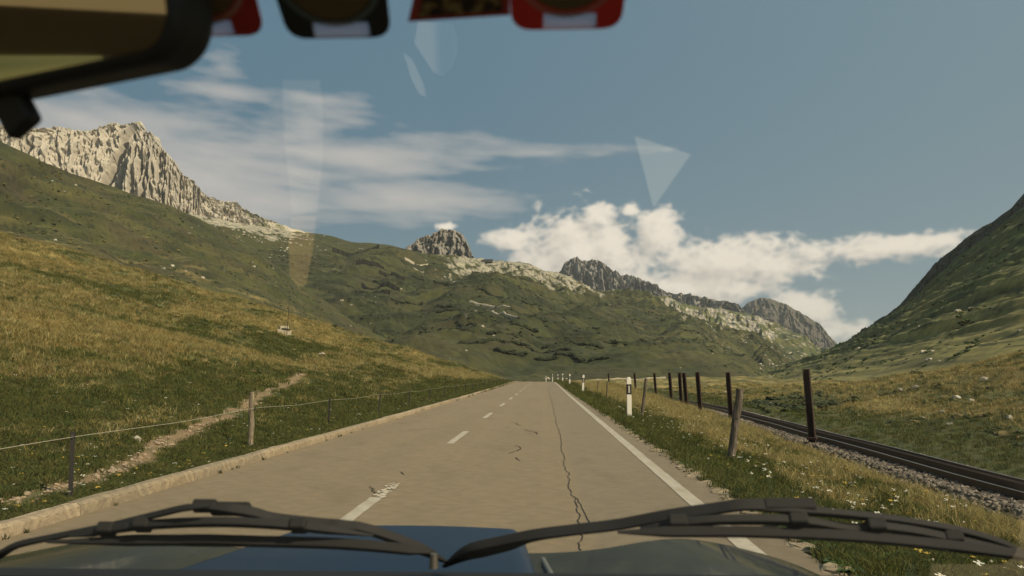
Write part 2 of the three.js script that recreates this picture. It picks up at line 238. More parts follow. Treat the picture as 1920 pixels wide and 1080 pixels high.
// middle hillside with the avalanche barriers; alder hedges grow along its terraces
const hedge = (u, v) => fbm(u * 8 + 11, v * 46 + u * 15, 4) * sstep(0.12, 0.25, v) * sstep(0.9, 0.75, v) * sstep(0.9, 0.8, u);
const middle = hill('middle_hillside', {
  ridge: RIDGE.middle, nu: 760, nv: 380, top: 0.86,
  foot: [[-420, -6, -420], [-330, -6, -420], [-250, -6, -420], [-170, -6, -400], [-100, -5, -370], [-50, -5, -340], [0, -5, -310], [40, -5, -300], [66, -5, -305], [86, -5, -325], [108, -5, -365], [134, -5, -440], [165, -5, -550], [200, -5, -680]],
  profile: (v) => 0.25 * v + 0.75 * Math.pow(v, 1.15),
  shape: (u, v, x, s, H, L) => {
    const e = ease(v), k = clamp(H / 60), q = 1 - 0.6 * sstep(0.88, 1, v);
    const knoll = sstep(0.4, 0.48, u) * ((ridged(x * 0.012, s * 0.012, 4) - 0.6) * 13 + fbm(x * 0.05, s * 0.05, 4) * 3.5) * sstep(0.35, 0.8, v);
    const tw = v * 27 + u * 9 + fbm(u * 7, v * 4, 3) * 1.6, tf = tw - Math.floor(tw), band = (hedge(u, v) > 0.2 ? 1.5 : 0) + 4.6 * (sstep(0, 0.75, tf) - sstep(0.78, 1, tf)) * sstep(0.24, 0.34, u) * sstep(0.66, 0.56, u) * sstep(0.15, 0.3, v) * sstep(0.92, 0.75, v) * clamp(0.55 + fbm(u * 9 + 2, v * 8, 3));
    return [e * q * (fbm(u * 5 - v * 1.1, v * 1.6, 3) * 15 * k + fbm(u * 13, v * 22, 3) * 3.2 * k + knoll * k + band + fbm(x * 0.02, s * 0.02, 3) * 2.2 * k + fbm(x * 0.1, s * 0.1, 3) * 0.9), 0];
  },
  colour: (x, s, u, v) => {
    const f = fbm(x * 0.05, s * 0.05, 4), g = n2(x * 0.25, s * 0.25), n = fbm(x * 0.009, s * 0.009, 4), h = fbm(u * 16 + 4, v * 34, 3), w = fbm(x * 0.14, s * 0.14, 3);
    let c = mix3(C.heath, C.olive, clamp(0.16 + n * 0.7 + f * 0.4));
    c = mix3(c, C.green, clamp(0.2 + h * 0.9, 0, 0.8));
    c = mix3(c, C.brown, clamp(fbm(x * 0.014 + 19, s * 0.014, 3) * 1.1));
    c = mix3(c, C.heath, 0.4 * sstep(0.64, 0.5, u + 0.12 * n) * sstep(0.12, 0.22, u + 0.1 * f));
    if (hedge(u, v) + 0.12 * w > 0.2) c = mix3(c, C.dark, 0.85);
    const rocky = sstep(0.4, 0.46, u) * sstep(0.63, 0.57, u) * sstep(0.5, 0.95, v) * 1.05 + sstep(0.04, 0.1, u) * sstep(0.3, 0.24, u) * sstep(0.8, 0.97, v) * 1.15 + sstep(0.6, 0.7, u) * 0.24 * sstep(0.1, 0.3, v);
    const r = fbm(x * 0.045 + 70, s * 0.045, 5, 0.62) + rocky * 0.85 - 0.56;
    if (r > 0) c = mix3(c, g > -0.2 ? C.scree : C.rockGrey, clamp(r * 5, 0, 0.92));
    return c.map((q) => q * 0.92 * (1 + 0.3 * g + 0.26 * w));
  },
});
// far green slope under the grey range
const farGreen = hill('far_green_slope', {
  ridge: RIDGE.farGreen, nu: 330, nv: 170, top: 0.86,
  foot: [[60, -6, -1000], [130, -6, -960], [190, -6, -940], [240, -6, -920], [300, -6, -900], [360, -6, -900], [440, -6, -900], [520, -6, -860]],
  profile: (v, u) => lerp(v, 0.75 * v + 0.25 * sstep(0.55, 0.98, v), 0.8),
  shape: (u, v, x, s, H) => { const e = ease(v), cl = sstep(0.5, 0.35, u) * sstep(0.6, 0.75, v) * sstep(1.02, 0.93, v); return [e * ((ridged(u * 6 + v, v * 1.2, 4) - 0.6) * 22 * clamp(H / 60) + fbm(x * 0.02, s * 0.02, 4) * 6) * (1 - 0.6 * sstep(0.9, 1, v)), cl * (ridged(u * 46, v * 2, 3) - 0.5) * 26]; },
  colour: (x, s, u, v) => {
    const f = fbm(x * 0.03, s * 0.03, 4), g = n2(x * 0.15, s * 0.15);
    let c = mix3(C.heath, C.lush, clamp(0.55 + f * 0.8)); c = mix3(c, C.olive, clamp(fbm(x * 0.01, s * 0.01, 3) + 0.2));
    const cl = sstep(0.52, 0.4, u) * sstep(0.58, 0.7, v) * sstep(1.02, 0.93, v);
    const r = fbm(x * 0.028 + 20, s * 0.028, 5, 0.62) + cl * 0.6 - 0.45; if (r > 0) c = mix3(c, g > 0.2 ? C.rock : C.rockGrey, clamp(r * 5, 0, 0.9));
    return c.map((q) => q * (1 + 0.25 * g));
  },
});
const UP0 = 0.492;   // where along the massif its summit stands
const cliffColour = (pale, dark, veg, amount) => (x, s, u, v, y) => {
  const f = fbm(u * 160, v * 9, 4), g = n2(x * 0.2 + y * 0.3, s * 0.2), p = fbm(u * 22 + 3, v * 11, 5, 0.6);
  let c = mix3(dark, pale, clamp(0.62 + f * 0.5 + g * 0.15));
  const w = p + amount(u, v) - 0.1; if (w > 0) c = mix3(c, veg, clamp(w * 4, 0, 0.85));
  return c.map((q) => q * (1 + 0.12 * g));
};
// craggy relief: broad buttresses, blocks and some flutes
const crag = (u, v, f, asp, seed = 0) => { const wu = u + 0.25 / f * fbm(u * f * 0.7 + seed, v * asp * 0.7, 3), wv = v; return (ridged(wu * f + seed, wv * asp * 0.45, 3) - 0.55) * 1.0 + fbm(wu * f * 3.1 + seed, wv * asp * 2.2, 4) * 0.42 + (ridged(wu * f * 4.3, wv * asp * 0.9 + seed, 2) - 0.55) * 0.36; };
// the pale fluted massif on the left
const massif = hill('pale_rock_massif', {
  ridge: RIDGE.massif, nu: 700, nv: 290, top: 0.88,
  foot: [[-900, 150, -700], [-820, 170, -820], [-720, 185, -920], [-640, 185, -1000], [-560, 180, -1060], [-480, 170, -1110], [-400, 150, -1150], [-300, 130, -1180], [-200, 110, -1200]],
  profile: (v, u) => { const k = sstep(0.92, 0.8, u); return lerp(v, v < 0.55 ? v * 0.62 : 0.341 + (0.659) * (0.35 * (v - 0.55) / 0.45 + 0.65 * sstep(0.53, 0.86, v)), k); },
  shape: (u, v, x, s, H) => {
    const cliff = sstep(0.5, 0.62, v) * (1 - 0.85 * sstep(0.86, 0.99, v)) * sstep(1.1, 1, v) * sstep(0.86, 0.74, u), big = sstep(UP0 - 0.015, UP0 + 0.02, u) * sstep(UP0 + 0.2, UP0 + 0.14, u);
    const lean = u + 0.02 * v + 0.004 * fbm(u * 30, v * 5, 3);
    const fl = crag(lean, v, 20, 5) * 36 + big * ((ridged(lean * 74, v * 1.1, 2) - 0.55) * 34 + fbm(lean * 150, v * 10, 3) * 7) + fbm(lean * 170, v * 34, 4, 0.6) * 9;
    const cl = (c, k, w, d) => -d * Math.exp(-(((u - c - (v - 0.95) * k) / w) ** 2)) * sstep(0.55, 0.63, v);
    const e = ease(v);
    return [e * (fbm(x * 0.012, s * 0.012, 4) * 8 * (1 - 0.8 * sstep(0.85, 1, v)) + fbm(x * 0.06, s * 0.06, 3) * 2.6), cliff * (fl + cl(UP0 + 0.012, 0.11, 0.007, 75) + cl(UP0 + 0.034, 0.09, 0.006, 60) * sstep(1, 0.9, v) + cl(UP0 - 0.15, 0.03, 0.004, 50) * sstep(0.8, 0.74, v) + 50 * sstep(UP0 + 0.006, UP0 + 0.02, u) * sstep(UP0 + 0.16, UP0 + 0.06, u))];
  },
  colour: cliffColour([0.5, 0.45, 0.365], [0.36, 0.325, 0.265], [0.19, 0.19, 0.085], (u, v) => -0.6 + 0.85 * sstep(0.86, 0.95, v) * sstep(UP0 - 0.2, UP0 - 0.14, u) * sstep(UP0 + 0.02, UP0 - 0.01, u) + 0.62 * sstep(0.62, 0.52, v) + 0.75 * sstep(UP0 + 0.18, UP0 + 0.28, u)),
});
const dome = hill('rock_dome_peak', {
  ridge: RIDGE.dome, nu: 260, nv: 150, top: 0.86,
  foot: [[-245, 128, -1240], [-220, 130, -1235], [-195, 130, -1230], [-170, 130, -1230], [-145, 128, -1232], [-120, 125, -1240], [-100, 120, -1245]],
  profile: (v) => 0.35 * v + 0.65 * sstep(0.02, 1.05, v),
  shape: (u, v) => { const w = sstep(0.1, 0.25, v) * (1 - 0.6 * sstep(0.92, 1, v)); return [w * fbm(u * 14, v * 9, 4) * 5, w * crag(u, v, 5, 3, 4) * 46]; },
  colour: cliffColour([0.28, 0.255, 0.215], [0.13, 0.12, 0.105], [0.1, 0.1, 0.05], (u, v) => -0.35),
});
hill('grey_rock_range', {
  ridge: RIDGE.greyRange, nu: 360, nv: 140, top: 0.86,
  foot: [[-20, 150, -2050], [60, 140, -2030], [140, 130, -2010], [240, 110, -1980], [340, 90, -1960], [440, 80, -1940], [540, 70, -1900]],
  profile: (v) => 0.45 * v + 0.55 * sstep(0.2, 1.0, v),
  shape: (u, v) => { const w = sstep(0.1, 0.3, v) * (1 - 0.6 * sstep(0.92, 1, v)); return [w * fbm(u * 30, v * 8, 4) * 12, w * crag(u, v, 9, 3, 8) * 120]; },
  colour: cliffColour([0.23, 0.21, 0.185], [0.12, 0.112, 0.1], [0.075, 0.09, 0.038], (u, v) => -0.45 + 0.5 * sstep(0.55, 0.8, u)),
});
hill('far_dark_peak', {
  ridge: RIDGE.farPeak, nu: 220, nv: 120, top: 0.86,
  foot: [[560, 20, -2500], [640, 10, -2480], [720, 0, -2450], [800, -5, -2420], [880, -6, -2400], [960, -6, -2380]],
  shape: (u, v) => { const w = sstep(0.05, 0.3, v) * (1 - 0.6 * sstep(0.9, 1, v)); return [w * fbm(u * 14, v * 6, 4) * 12, w * crag(u, v, 6, 2.5, 2) * 90]; },
  colour: cliffColour([0.12, 0.1, 0.078], [0.075, 0.066, 0.053], [0.07, 0.08, 0.03], (u, v) => -0.05),
});
// the right-hand slope: a rocky rib behind, a green one before it
const rightShape = (a, b) => (u, v, x, s, H) => { const e = ease(v), q = 1 - 0.6 * sstep(0.9, 1, v); return [e * q * (fbm(u * 3.2 + v * 0.5, v * 11, 4) * a * clamp(H / 40) * sstep(0.05, 0.45, v) + fbm(x * 0.035, s * 0.035, 4) * b * sstep(0, 0.4, v) + fbm(x * 0.16, s * 0.16, 3) * 0.6 * clamp(H / 30) * sstep(0.1, 0.5, v)), 0]; };
const rightBack = hill('right_rocky_rib', {
  ridge: RIDGE.rightBack, nu: 360, nv: 180, top: 0.86,
  foot: [[150, -6, 20], [135, -6, -60], [125, -6, -140], [122, -6, -200], [125, -6, -260], [130, -6, -330], [140, -6, -400], [150, -6, -500], [170, -6, -600], [190, -6, -700]],
  shape: (u, v, x, s, H) => { const r = rightShape(5, 2)(u, v, x, s, H); r[1] = (ridged(u * 40, v * 3, 3) - 0.5) * 6 * sstep(0.3, 0.6, v) * sstep(1.05, 0.95, v); return r; },
  colour: (x, s, u, v) => { const f = fbm(x * 0.06, s * 0.06, 4), g = n2(x * 0.4, s * 0.4); let c = mix3(C.dark, C.heath, clamp(0.6 + f)); const r = fbm(x * 0.05 + 7, s * 0.05, 5, 0.6) + 0.05; if (r > 0) c = mix3(c, C.rockDark, clamp(r * 4, 0, 0.9)); return c.map((q) => q * (1 + 0.25 * g)); },
});
const rightFront = hill('right_green_slope', {
  ridge: RIDGE.rightFront, nu: 520, nv: 340, top: 0.88,
  foot: [[66, -4, 60], [54, -4, 10], [46, -4, -30], [42, -4, -60], [42, -4, -95], [44, -4, -130], [46, -4, -180], [50, -4, -240], [56, -4, -310], [66, -4, -390], [80, -4, -470]],
  profile: (v) => 0.5 * v + 0.5 * Math.pow(v, 1.6),
  shape: rightShape(3.2, 0.7),
  colour: (x, s, u, v) => {
    const n = fbm(u * 8 + v * 1.5, v * 26, 4), f = fbm(x * 0.09, s * 0.09, 4), g = n2(x * 0.5, s * 0.5) + 0.6 * fbm(x * 0.25, s * 0.25, 3);
    let c = mix3(C.heath, C.lush, clamp(0.5 + n * 0.9 + f * 0.4)); c = mix3(c, C.olive, clamp(fbm(x * 0.02, s * 0.02, 3) * 1.2 + 0.1));
    c = mix3(c, C.gold, clamp((0.42 - v + 0.4 * n) * 1.3, 0, 0.5));
    if (fbm(u * 18 + 30, v * 46, 4) + 0.25 * f > 0.36) c = mix3(c, C.dark, 0.8);
    return c.map((q) => q * 1.3 * (1 + 0.26 * g));
  },
});
// ---------------------------------------------------------------- road, markings, kerb
function noiseTex(w, h, fn, srgb) {
  const d = new Uint8Array(w * h * 4);
  for (let y = 0, k = 0; y < h; y++) for (let x = 0; x < w; x++, k += 4) { const c = fn(x / w, y / h); d[k] = clamp(c[0]) * 255; d[k + 1] = clamp(c[1]) * 255; d[k + 2] = clamp(c[2]) * 255; d[k + 3] = 255; }
  const t = new THREE.DataTexture(d, w, h); t.wrapS = t.wrapT = THREE.RepeatWrapping; t.magFilter = THREE.LinearFilter; if (srgb) t.colorSpace = THREE.SRGBColorSpace; t.needsUpdate = true; return t;
}
// noise that repeats over the unit square
const tileNoise = (u, v, f, s = 0) => { const a = u * 2 * Math.PI, b = v * 2 * Math.PI, r = f / (2 * Math.PI); return n3(Math.cos(a) * r + s, Math.sin(a) * r + Math.cos(b) * r * 1.3, Math.sin(b) * r - s); };
const RA = rng(77);
const asphaltMap = noiseTex(1024, 1024, (u, v) => { const g = tileNoise(u, v, 60) * 0.03 + (RA() - 0.5) * 0.16 + tileNoise(u, v, 7, 5) * 0.035, dk = RA() < 0.012 ? -0.16 : 0; const b = 0.86 + g + dk; return [b, b * 0.995, b * 0.985]; }, true);
const asphaltBump = noiseTex(512, 512, (u, v) => { const b = 0.5 + (RA() - 0.5) * 0.7 + tileNoise(u, v, 50, 3) * 0.2; return [b, b, b]; });
const tile = (t, r) => { const c = t.clone(); c.repeat.set(r, r); c.needsUpdate = true; return c; };
// a strip that follows the road between two offsets from its line
function strip(x0, x1, s0, s1, ds, lift, nx = 2, wob = null, colour = null) {
  const ns = Math.max(2, Math.ceil((s1 - s0) / ds) + 1);
  const g = gridGeo(ns, nx, (i, j) => { const s = lerp(s0, s1, i / (ns - 1)), a = wob ? wob(s, j / (nx - 1)) : 0, X = lerp(x0, x1, j / (nx - 1)) + a; return [X + roadX(s), roadY(s) + lift, -s]; }, colour ? (i, j, x, y, z) => colour(x, -z) : null);
  const P = g.attributes.position.array, U = new Float32Array(P.length / 3 * 2);
  for (let i = 0; i < U.length / 2; i++) { U[i * 2] = P[i * 3]; U[i * 2 + 1] = -P[i * 3 + 2]; }
  g.setAttribute('uv', new THREE.BufferAttribute(U, 2)); return g;
}
const roadTone = (x, s) => {
  const X = x - roadX(s); let c = [0.345, 0.27, 0.17];
  if (X > 0.33 + 0.02 * n2(s * 0.5, 3)) c = [0.318, 0.258, 0.175];                       // the newer strip laid along the right of the seam
  const k = 1 + 0.07 * fbm(x * 0.5, s * 0.06, 4) + 0.05 * fbm(x * 1.6, s * 1.2, 3);
  const st = fbm(x * 0.8 + 50, s * 0.25, 4); if (st > 0.25) c = mix3(c, [0.26, 0.205, 0.135], clamp((st - 0.25) * 1.6));
  const ed = fbm(x * 2 + 9, s * 0.5, 3); if (X < -3.95 && ed > -0.1) c = mix3(c, [0.33, 0.25, 0.16], clamp((ed + 0.1) * 1.5, 0, 0.7));  // dust swept up to the kerb
  return c.map((q) => q * k);
};
const road = struct('road', strip(-4.5, 1.97, -60, 215, 0.35, 0, 48, (s, j) => (j > 0.99 ? 0.05 * n2(s * 1.3, 8) + 0.03 * n2(s * 5, 1) : 0), roadTone), new THREE.MeshStandardMaterial({ vertexColors: true, map: tile(asphaltMap, 0.7), bumpMap: tile(asphaltBump, 2.3), bumpScale: 0.0025, roughness: 0.93 }));
{
  const paint = new THREE.MeshStandardMaterial({ vertexColors: true, map: tile(asphaltMap, 1.1), roughness: 0.8 });
  const white = (x, s) => { const w = fbm(x * 7, s * 5, 4, 0.6); return mix3([0.66, 0.6, 0.49], [0.45, 0.39, 0.29], clamp(w * 1.2 + 0.1)); };
  mesh('edge_line', strip(1.5, 1.66, -30, 215, 0.3, 0.005, 5, (s, j) => 0.006 * n2(s * 2, j * 3), white), paint, road);
  for (let k = 0; k < 15; k++) {
    const c = 8.35 + 9.05 * k, h = 1.68;
    mesh('centre_dash', strip(-1.91, -1.77, c - h, c + (k ? h : 0.55), 0.2, 0.005, 5, (s, j) => 0.01 * n2(s * 4, j * 3 + k), white), paint, road);
    if (!k) {   // the far end of the nearest dash is worn to flakes
      const R = rng(9), fl = [];
      for (let i = 0; i < 70; i++) { const s = c + 0.56 + R() * 1.1, x = -1.84 + (R() - 0.5) * 0.14, r = 0.012 + 0.03 * R() * (1 - (s - c - 0.5) / 1.4), q = new THREE.CircleGeometry(r, 6); q.rotateX(-Math.PI / 2); q.scale(1, 1, 1.5 + R()); q.translate(x, 0.006 + 0.0001 * i, -s); fl.push(q); }
      const f = mesh('worn_paint', mergeGeometries(fl), mat([0.55, 0.49, 0.38], 0.85), road); f.userData.kind = 'stuff';
    }
  }
  // cracks: narrow ribbons of dark filler, wandering
  const tar = mat([0.03, 0.026, 0.02], 0.95);
  const crack = (pts, w, seed) => { const P = [], U = []; for (let i = 0; i < pts.length; i++) { const [x, s] = pts[i], k = w * (0.55 + 0.6 * Math.abs(n2(s * 3 + seed, x))); P.push([x - k, s], [x + k, s]); }
    return gridGeo(pts.length, 2, (i, j) => { const [x, s] = P[i * 2 + j]; return [x, roadY(s) + 0.004, -s]; }); };
  const long = []; for (let s = 4; s < 31; s += 0.09) long.push([0.32 + 0.035 * n2(s * 0.35, 1) + 0.025 * n2(s * 1.6, 2) + 0.012 * n2(s * 6, 4) + 0.002 * (s - 15), s]);
  mesh('long_crack', crack(long, 0.008, 0), tar, road);
  const seam = []; for (let s = 31; s < 75; s += 0.4) seam.push([0.36 + 0.03 * n2(s * 0.3, 1), s]); mesh('seam', crack(seam, 0.008, 2), tar, road);
  const fork = []; for (let s = 7.4; s < 9.0; s += 0.08) fork.push([0.36 + 0.05 * (9 - s) * (s < 8.6 ? 1 : 0.4) * 0.6 + 0.012 * n2(s * 6, 9), s]); mesh('crack', crack(fork, 0.008, 3), tar, road);
  const bits = [[[-0.9, 22.6], [-0.78, 22.3], [-0.72, 21.7], [-0.62, 21.2]], [[-0.95, 20.4], [-0.86, 20.7]], [[-0.5, 19.6], [-0.38, 19.3], [-0.2, 18.8], [-0.16, 18.2]], [[-0.25, 18.7], [-0.16, 18.9]], [[-0.55, 15.4], [-0.42, 14.9], [-0.48, 14.3], [-0.62, 13.9]], [[-0.46, 13.2], [-0.4, 12.7]], [[-2.1, 9.75], [-2.0, 9.45], [-1.93, 9.2]], [[-1.98, 11.2], [-1.88, 10.9]]];
  for (const b of bits) { const pts = []; for (let i = 1; i < b.length; i++) for (let t = 0; t < 1; t += 0.1) { const s = lerp(b[i - 1][1], b[i][1], t); pts.push([lerp(b[i - 1][0], b[i][0], t) + 0.03 * n2(s * 9, i), s]); } mesh('crack', crack(pts, 0.014, b[0][0]), tar, road); }
}
// kerb stones, each its own block, on the left; broken edging stones on the right
{
  const kerb = new THREE.Group(); kerb.name = 'kerb'; kerb.userData.kind = 'structure'; scene.add(kerb);
  const stoneMap = noiseTex(256, 256, (u, v) => { const b = 0.82 + tileNoise(u, v, 9) * 0.1 + tileNoise(u, v, 34, 4) * 0.07 + (RA() - 0.5) * 0.1; return [b, b * 0.98, b * 0.95]; }, true);
  const mats = [[0.52, 0.435, 0.3], [0.47, 0.39, 0.27], [0.55, 0.46, 0.33], [0.43, 0.365, 0.26]].map((c) => new THREE.MeshStandardMaterial({ color: lin(...c), map: stoneMap, bumpMap: stoneMap, bumpScale: 0.006, roughness: 0.95 }));
  const shapes = []; const R = rng(21);
  for (let k = 0; k < 6; k++) {
    const sh = new THREE.Shape(), t = 0.015 + 0.02 * R(); sh.moveTo(-0.09, -0.2); sh.lineTo(-0.09, 0.13); sh.lineTo(-0.075, 0.145); sh.lineTo(0.055 - t, 0.145); sh.lineTo(0.075, 0.11); sh.lineTo(0.085, 0); sh.lineTo(0.09, -0.2);
    const g = new THREE.ExtrudeGeometry(sh, { depth: 1, steps: 5, bevelEnabled: false }), P = g.attributes.position;
    for (let i = 0; i < P.count; i++) { const x = P.getX(i), y = P.getY(i), z = P.getZ(i); if (y > 0) { P.setX(i, x + 0.008 * n3(x * 20, y * 20 + k * 7, z * 4)); P.setY(i, y + 0.01 * n3(x * 9, k * 5, z * 3.5)); } }
    g.computeVertexNormals(); shapes.push(g);
  }
  let s = 3; const far = [];
  for (let k = 0; s < 172; k++) {
    const L = (0.95 + 0.55 * R()) * (s > 90 ? 2 : 1), ps = s + L / 2, g = shapes[k % 6];
    const o = new THREE.Mesh(g, mats[Math.floor(R() * 4)]); o.name = 'kerb_stone'; o.castShadow = o.receiveShadow = true;
    o.position.set(-4.53 + roadX(ps) + (R() - 0.5) * 0.02, roadY(ps) + (R() - 0.5) * 0.014, -s - (L - 0.012)); o.scale.set(0.9, 0.84, L - 0.012);
    o.rotation.y = (R() - 0.5) * 0.008 + (s > 122 ? -(ps - 122) / 900 : 0) * -1; kerb.add(o); s += L;
  }
  const edging = new THREE.Group(); edging.name = 'road_edging'; edging.userData.kind = 'structure'; scene.add(edging);
  const es = []; for (let k = 0; k < 5; k++) { const g = new THREE.DodecahedronGeometry(0.1, 1), P = g.attributes.position; for (let i = 0; i < P.count; i++) { const q = 1 + 0.3 * n3(P.getX(i) * 9 + k * 9, P.getY(i) * 9, P.getZ(i) * 9); P.setXYZ(i, P.getX(i) * q * 1.1, P.getY(i) * q * 0.45, P.getZ(i) * q * 1.25); } g.computeVertexNormals(); es.push(g); }
  for (let t = 4.5, k = 0; t < 34; k++) { const o = new THREE.Mesh(es[k % 5], mats[Math.floor(R() * 4)]); o.name = 'edging_stone'; o.castShadow = o.receiveShadow = true; const q = 0.75 + 0.6 * R(); o.position.set(2.03 + (R() - 0.5) * 0.1, roadY(t) - 0.035 + 0.02 * R(), -t); o.rotation.y = R() * 6.28; o.scale.setScalar(q); edging.add(o); t += 0.13 + 0.1 * R() + (R() < 0.08 ? 0.4 : 0); }
}
// ---------------------------------------------------------------- rack railway
{
  const tr = thing('railway_track', 'narrow rack railway track on grey ballast curving through the grass beside the road', 'railway');
  const steel = mat([0.1, 0.07, 0.05], 0.55, { metalness: 0.5 }), bright = mat([0.36, 0.33, 0.3], 0.35, { metalness: 0.9 }), wood = mat([0.055, 0.04, 0.03], 0.95);
  const along = (x0, w, h, y0, s0, s1, ds) => {   // a bar along the track
    const n = Math.ceil((s1 - s0) / ds) + 1, C4 = [[-w / 2, y0], [-w / 2, y0 + h], [w / 2, y0 + h], [w / 2, y0], [-w / 2, y0]];
    const g = gridGeo(n, 5, (i, j) => { const s = lerp(s0, s1, i / (n - 1)); return [railX(s) + x0 + C4[j][0], railY(s) + C4[j][1], -s]; }); const f = g.toNonIndexed(); f.computeVertexNormals(); return f;
  };
  for (const x0 of [-0.5, 0.5]) { const r = mesh('rail', mergeGeometries([along(x0, 0.05, 0.13, 0.0, -20, 150, 0.7), along(x0, 0.11, 0.02, -0.005, -20, 150, 0.7)]), steel, tr); mesh('rail_head', along(x0, 0.05, 0.01, 0.1305, -20, 150, 0.7), bright, r); }
  mesh('rack_rail', mergeGeometries([along(-0.045, 0.025, 0.16, 0.02, -20, 150, 0.7), along(0.045, 0.025, 0.16, 0.02, -20, 150, 0.7)]), steel, tr);
  const sg = new RoundedBoxGeometry(1.8, 0.12, 0.22, 1, 0.015);
  for (let s = 8; s < 110; s += 0.62) { const o = mesh('sleeper', sg, wood, tr); o.position.set(railX(s), railY(s) - 0.062, -s); }
  const bed = [[-1.5, -0.42], [-0.95, -0.07], [-0.5, -0.045], [0.5, -0.045], [1.05, -0.06], [1.6, -0.42]];
  mesh('ballast_bed', gridGeo(260, 24, (i, j) => { const s = -20 + i * 0.66, t = j / 23 * 5, k = Math.min(4, Math.floor(t)), x = lerp(bed[k][0], bed[k + 1][0], t - k), y = lerp(bed[k][1], bed[k + 1][1], t - k); return [railX(s) + x, railY(s) + y + 0.02 * n2(x * 6 + i, s * 6), -s]; }), mat([0.16, 0.135, 0.105], 1), tr);
  const st = new THREE.IcosahedronGeometry(0.05, 0); { const P = st.attributes.position; for (let i = 0; i < P.count; i++) { const q = 1 + 0.35 * n3(P.getX(i) * 30, P.getY(i) * 30, P.getZ(i) * 30); P.setXYZ(i, P.getX(i) * q, P.getY(i) * q * 0.75, P.getZ(i) * q); } st.computeVertexNormals(); }
  const N = 26000, im = new THREE.InstancedMesh(st, mat([1, 1, 1], 0.95), N), R = rng(31), M = new THREE.Matrix4(), q = new THREE.Quaternion(), e = new THREE.Euler(), c = new THREE.Color();
  for (let i = 0; i < N; i++) {
    const s = 9 * Math.pow(9, R()), side = R(); let t = side < 0.42 ? R() * 1.2 : side < 0.84 ? 3.8 + R() * 1.2 : 1 + R() * 3; const k = Math.min(4, Math.floor(t)), x = lerp(bed[k][0], bed[k + 1][0], t - k) + (R() - 0.5) * 0.2, y = lerp(bed[k][1], bed[k + 1][1], t - k);
    e.set(R() * 6, R() * 6, R() * 6); q.setFromEuler(e); const z = (0.6 + 0.8 * R()) * (s > 40 ? 1.5 : 1); M.compose(V(railX(s) + x, railY(s) + y + 0.015, -s), q, V(z, z, z)); im.setMatrixAt(i, M);
    const b = 0.6 + 0.75 * R(), w = R() * 0.1; im.setColorAt(i, c.setRGB(0.19 * b + w * 0.05, 0.162 * b, 0.126 * b));
  }
  im.name = 'ballast_gravel'; im.userData.kind = 'stuff'; im.castShadow = im.receiveShadow = true; tr.add(im);
}
// ---------------------------------------------------------------- posts and fences
const gy = (x, s) => groundY(x, s);
{ // roadside delineators
  const sh = new THREE.Shape(); sh.moveTo(-0.06, -0.3); sh.lineTo(-0.06, 0.98); sh.absarc(0, 0.98, 0.06, Math.PI, 0, true); sh.lineTo(0.06, -0.3);
  const body = new THREE.ExtrudeGeometry(sh, { depth: 0.07, bevelEnabled: true, bevelSize: 0.012, bevelThickness: 0.012, bevelSegments: 2, curveSegments: 10 }); body.translate(0, 0, -0.035);
  const white = mat([0.74, 0.7, 0.6], 0.55), black = mat([0.012, 0.012, 0.014], 0.5);
  const first = thing('delineator_post', 'white roadside delineator with black band, nearest and largest on the right verge', 'delineator', [2.66, gy(2.66, 25.5), -25.5], 0.05, 'delineators along the right verge');
  mesh('post', body, white, first); mesh('black_band', new RoundedBoxGeometry(0.152, 0.25, 0.102, 2, 0.012).translate(0, 0.76, 0), black, first);
  const refl = mesh('reflector', new RoundedBoxGeometry(0.05, 0.17, 0.01, 2, 0.004).translate(0, 0.76, 0.055), mat([0.5, 0.46, 0.4], 0.2), first);
  first.scale.y = 1.32;
  const rest = [[2.66, 56, 'second white delineator along the right verge, beyond the nearest large one'], [2.6, 83, 'third white delineator along the right verge, before the road crest'], [2.5, 110, 'fourth white delineator along the right verge, close to the road crest'], [2.35, 137, 'small white delineator just past the crest, fifth along the right verge'], [1.7, 164, 'tiny white delineator beyond the crest, second from the far end of the row'], [0.45, 191, 'tiny white delineator beyond the crest, farthest of the row']];
  rest.forEach(([x, s, l], i) => { const o = copy(first, l, [x, Math.max(gy(x, s), roadY(s) - 0.1) + (s > 150 ? 0.35 : 0), -s], 0.02 * (i % 3)); o.rotation.z = [0, -0.03, -0.02, 0.02, 0, 0.03][i]; if (i === 0) o.rotation.z = -0.05; });
}
function woodPost(h, r, seed) {
  const g = new THREE.CylinderGeometry(r * 0.9, r, h + 0.35, 9, 12), P = g.attributes.position; g.translate(0, h / 2 - 0.175, 0);
  for (let i = 0; i < P.count; i++) { const x = P.getX(i), y = P.getY(i), z = P.getZ(i), q = 1 + 0.16 * n3(x * 30 + seed, y * 2.2, z * 30) + 0.05 * n3(x * 60, y * 9 + seed, z * 60); P.setXYZ(i, x * q + 0.015 * n2(y * 1.5, seed), y + (y > h - 0.05 ? 0.02 * n2(x * 40 + seed, z * 40) : 0), z * q); }
  g.computeVertexNormals(); return g;
}
const woodMap = noiseTex(128, 512, (u, v) => { const b = 0.72 + tileNoise(u, v * 0.15, 60, 2) * 0.2 + tileNoise(u, v, 8) * 0.14 + (RA() - 0.5) * 0.12; return [b, b * 0.97, b * 0.93]; }, true);
const wire = mat([0.5, 0.45, 0.36], 0.7);
const tube = (pts, r, seg = 6) => new THREE.TubeGeometry(new THREE.CatmullRomCurve3(pts, false, 'catmullrom', 0.4), pts.length * 5, r, seg, false);
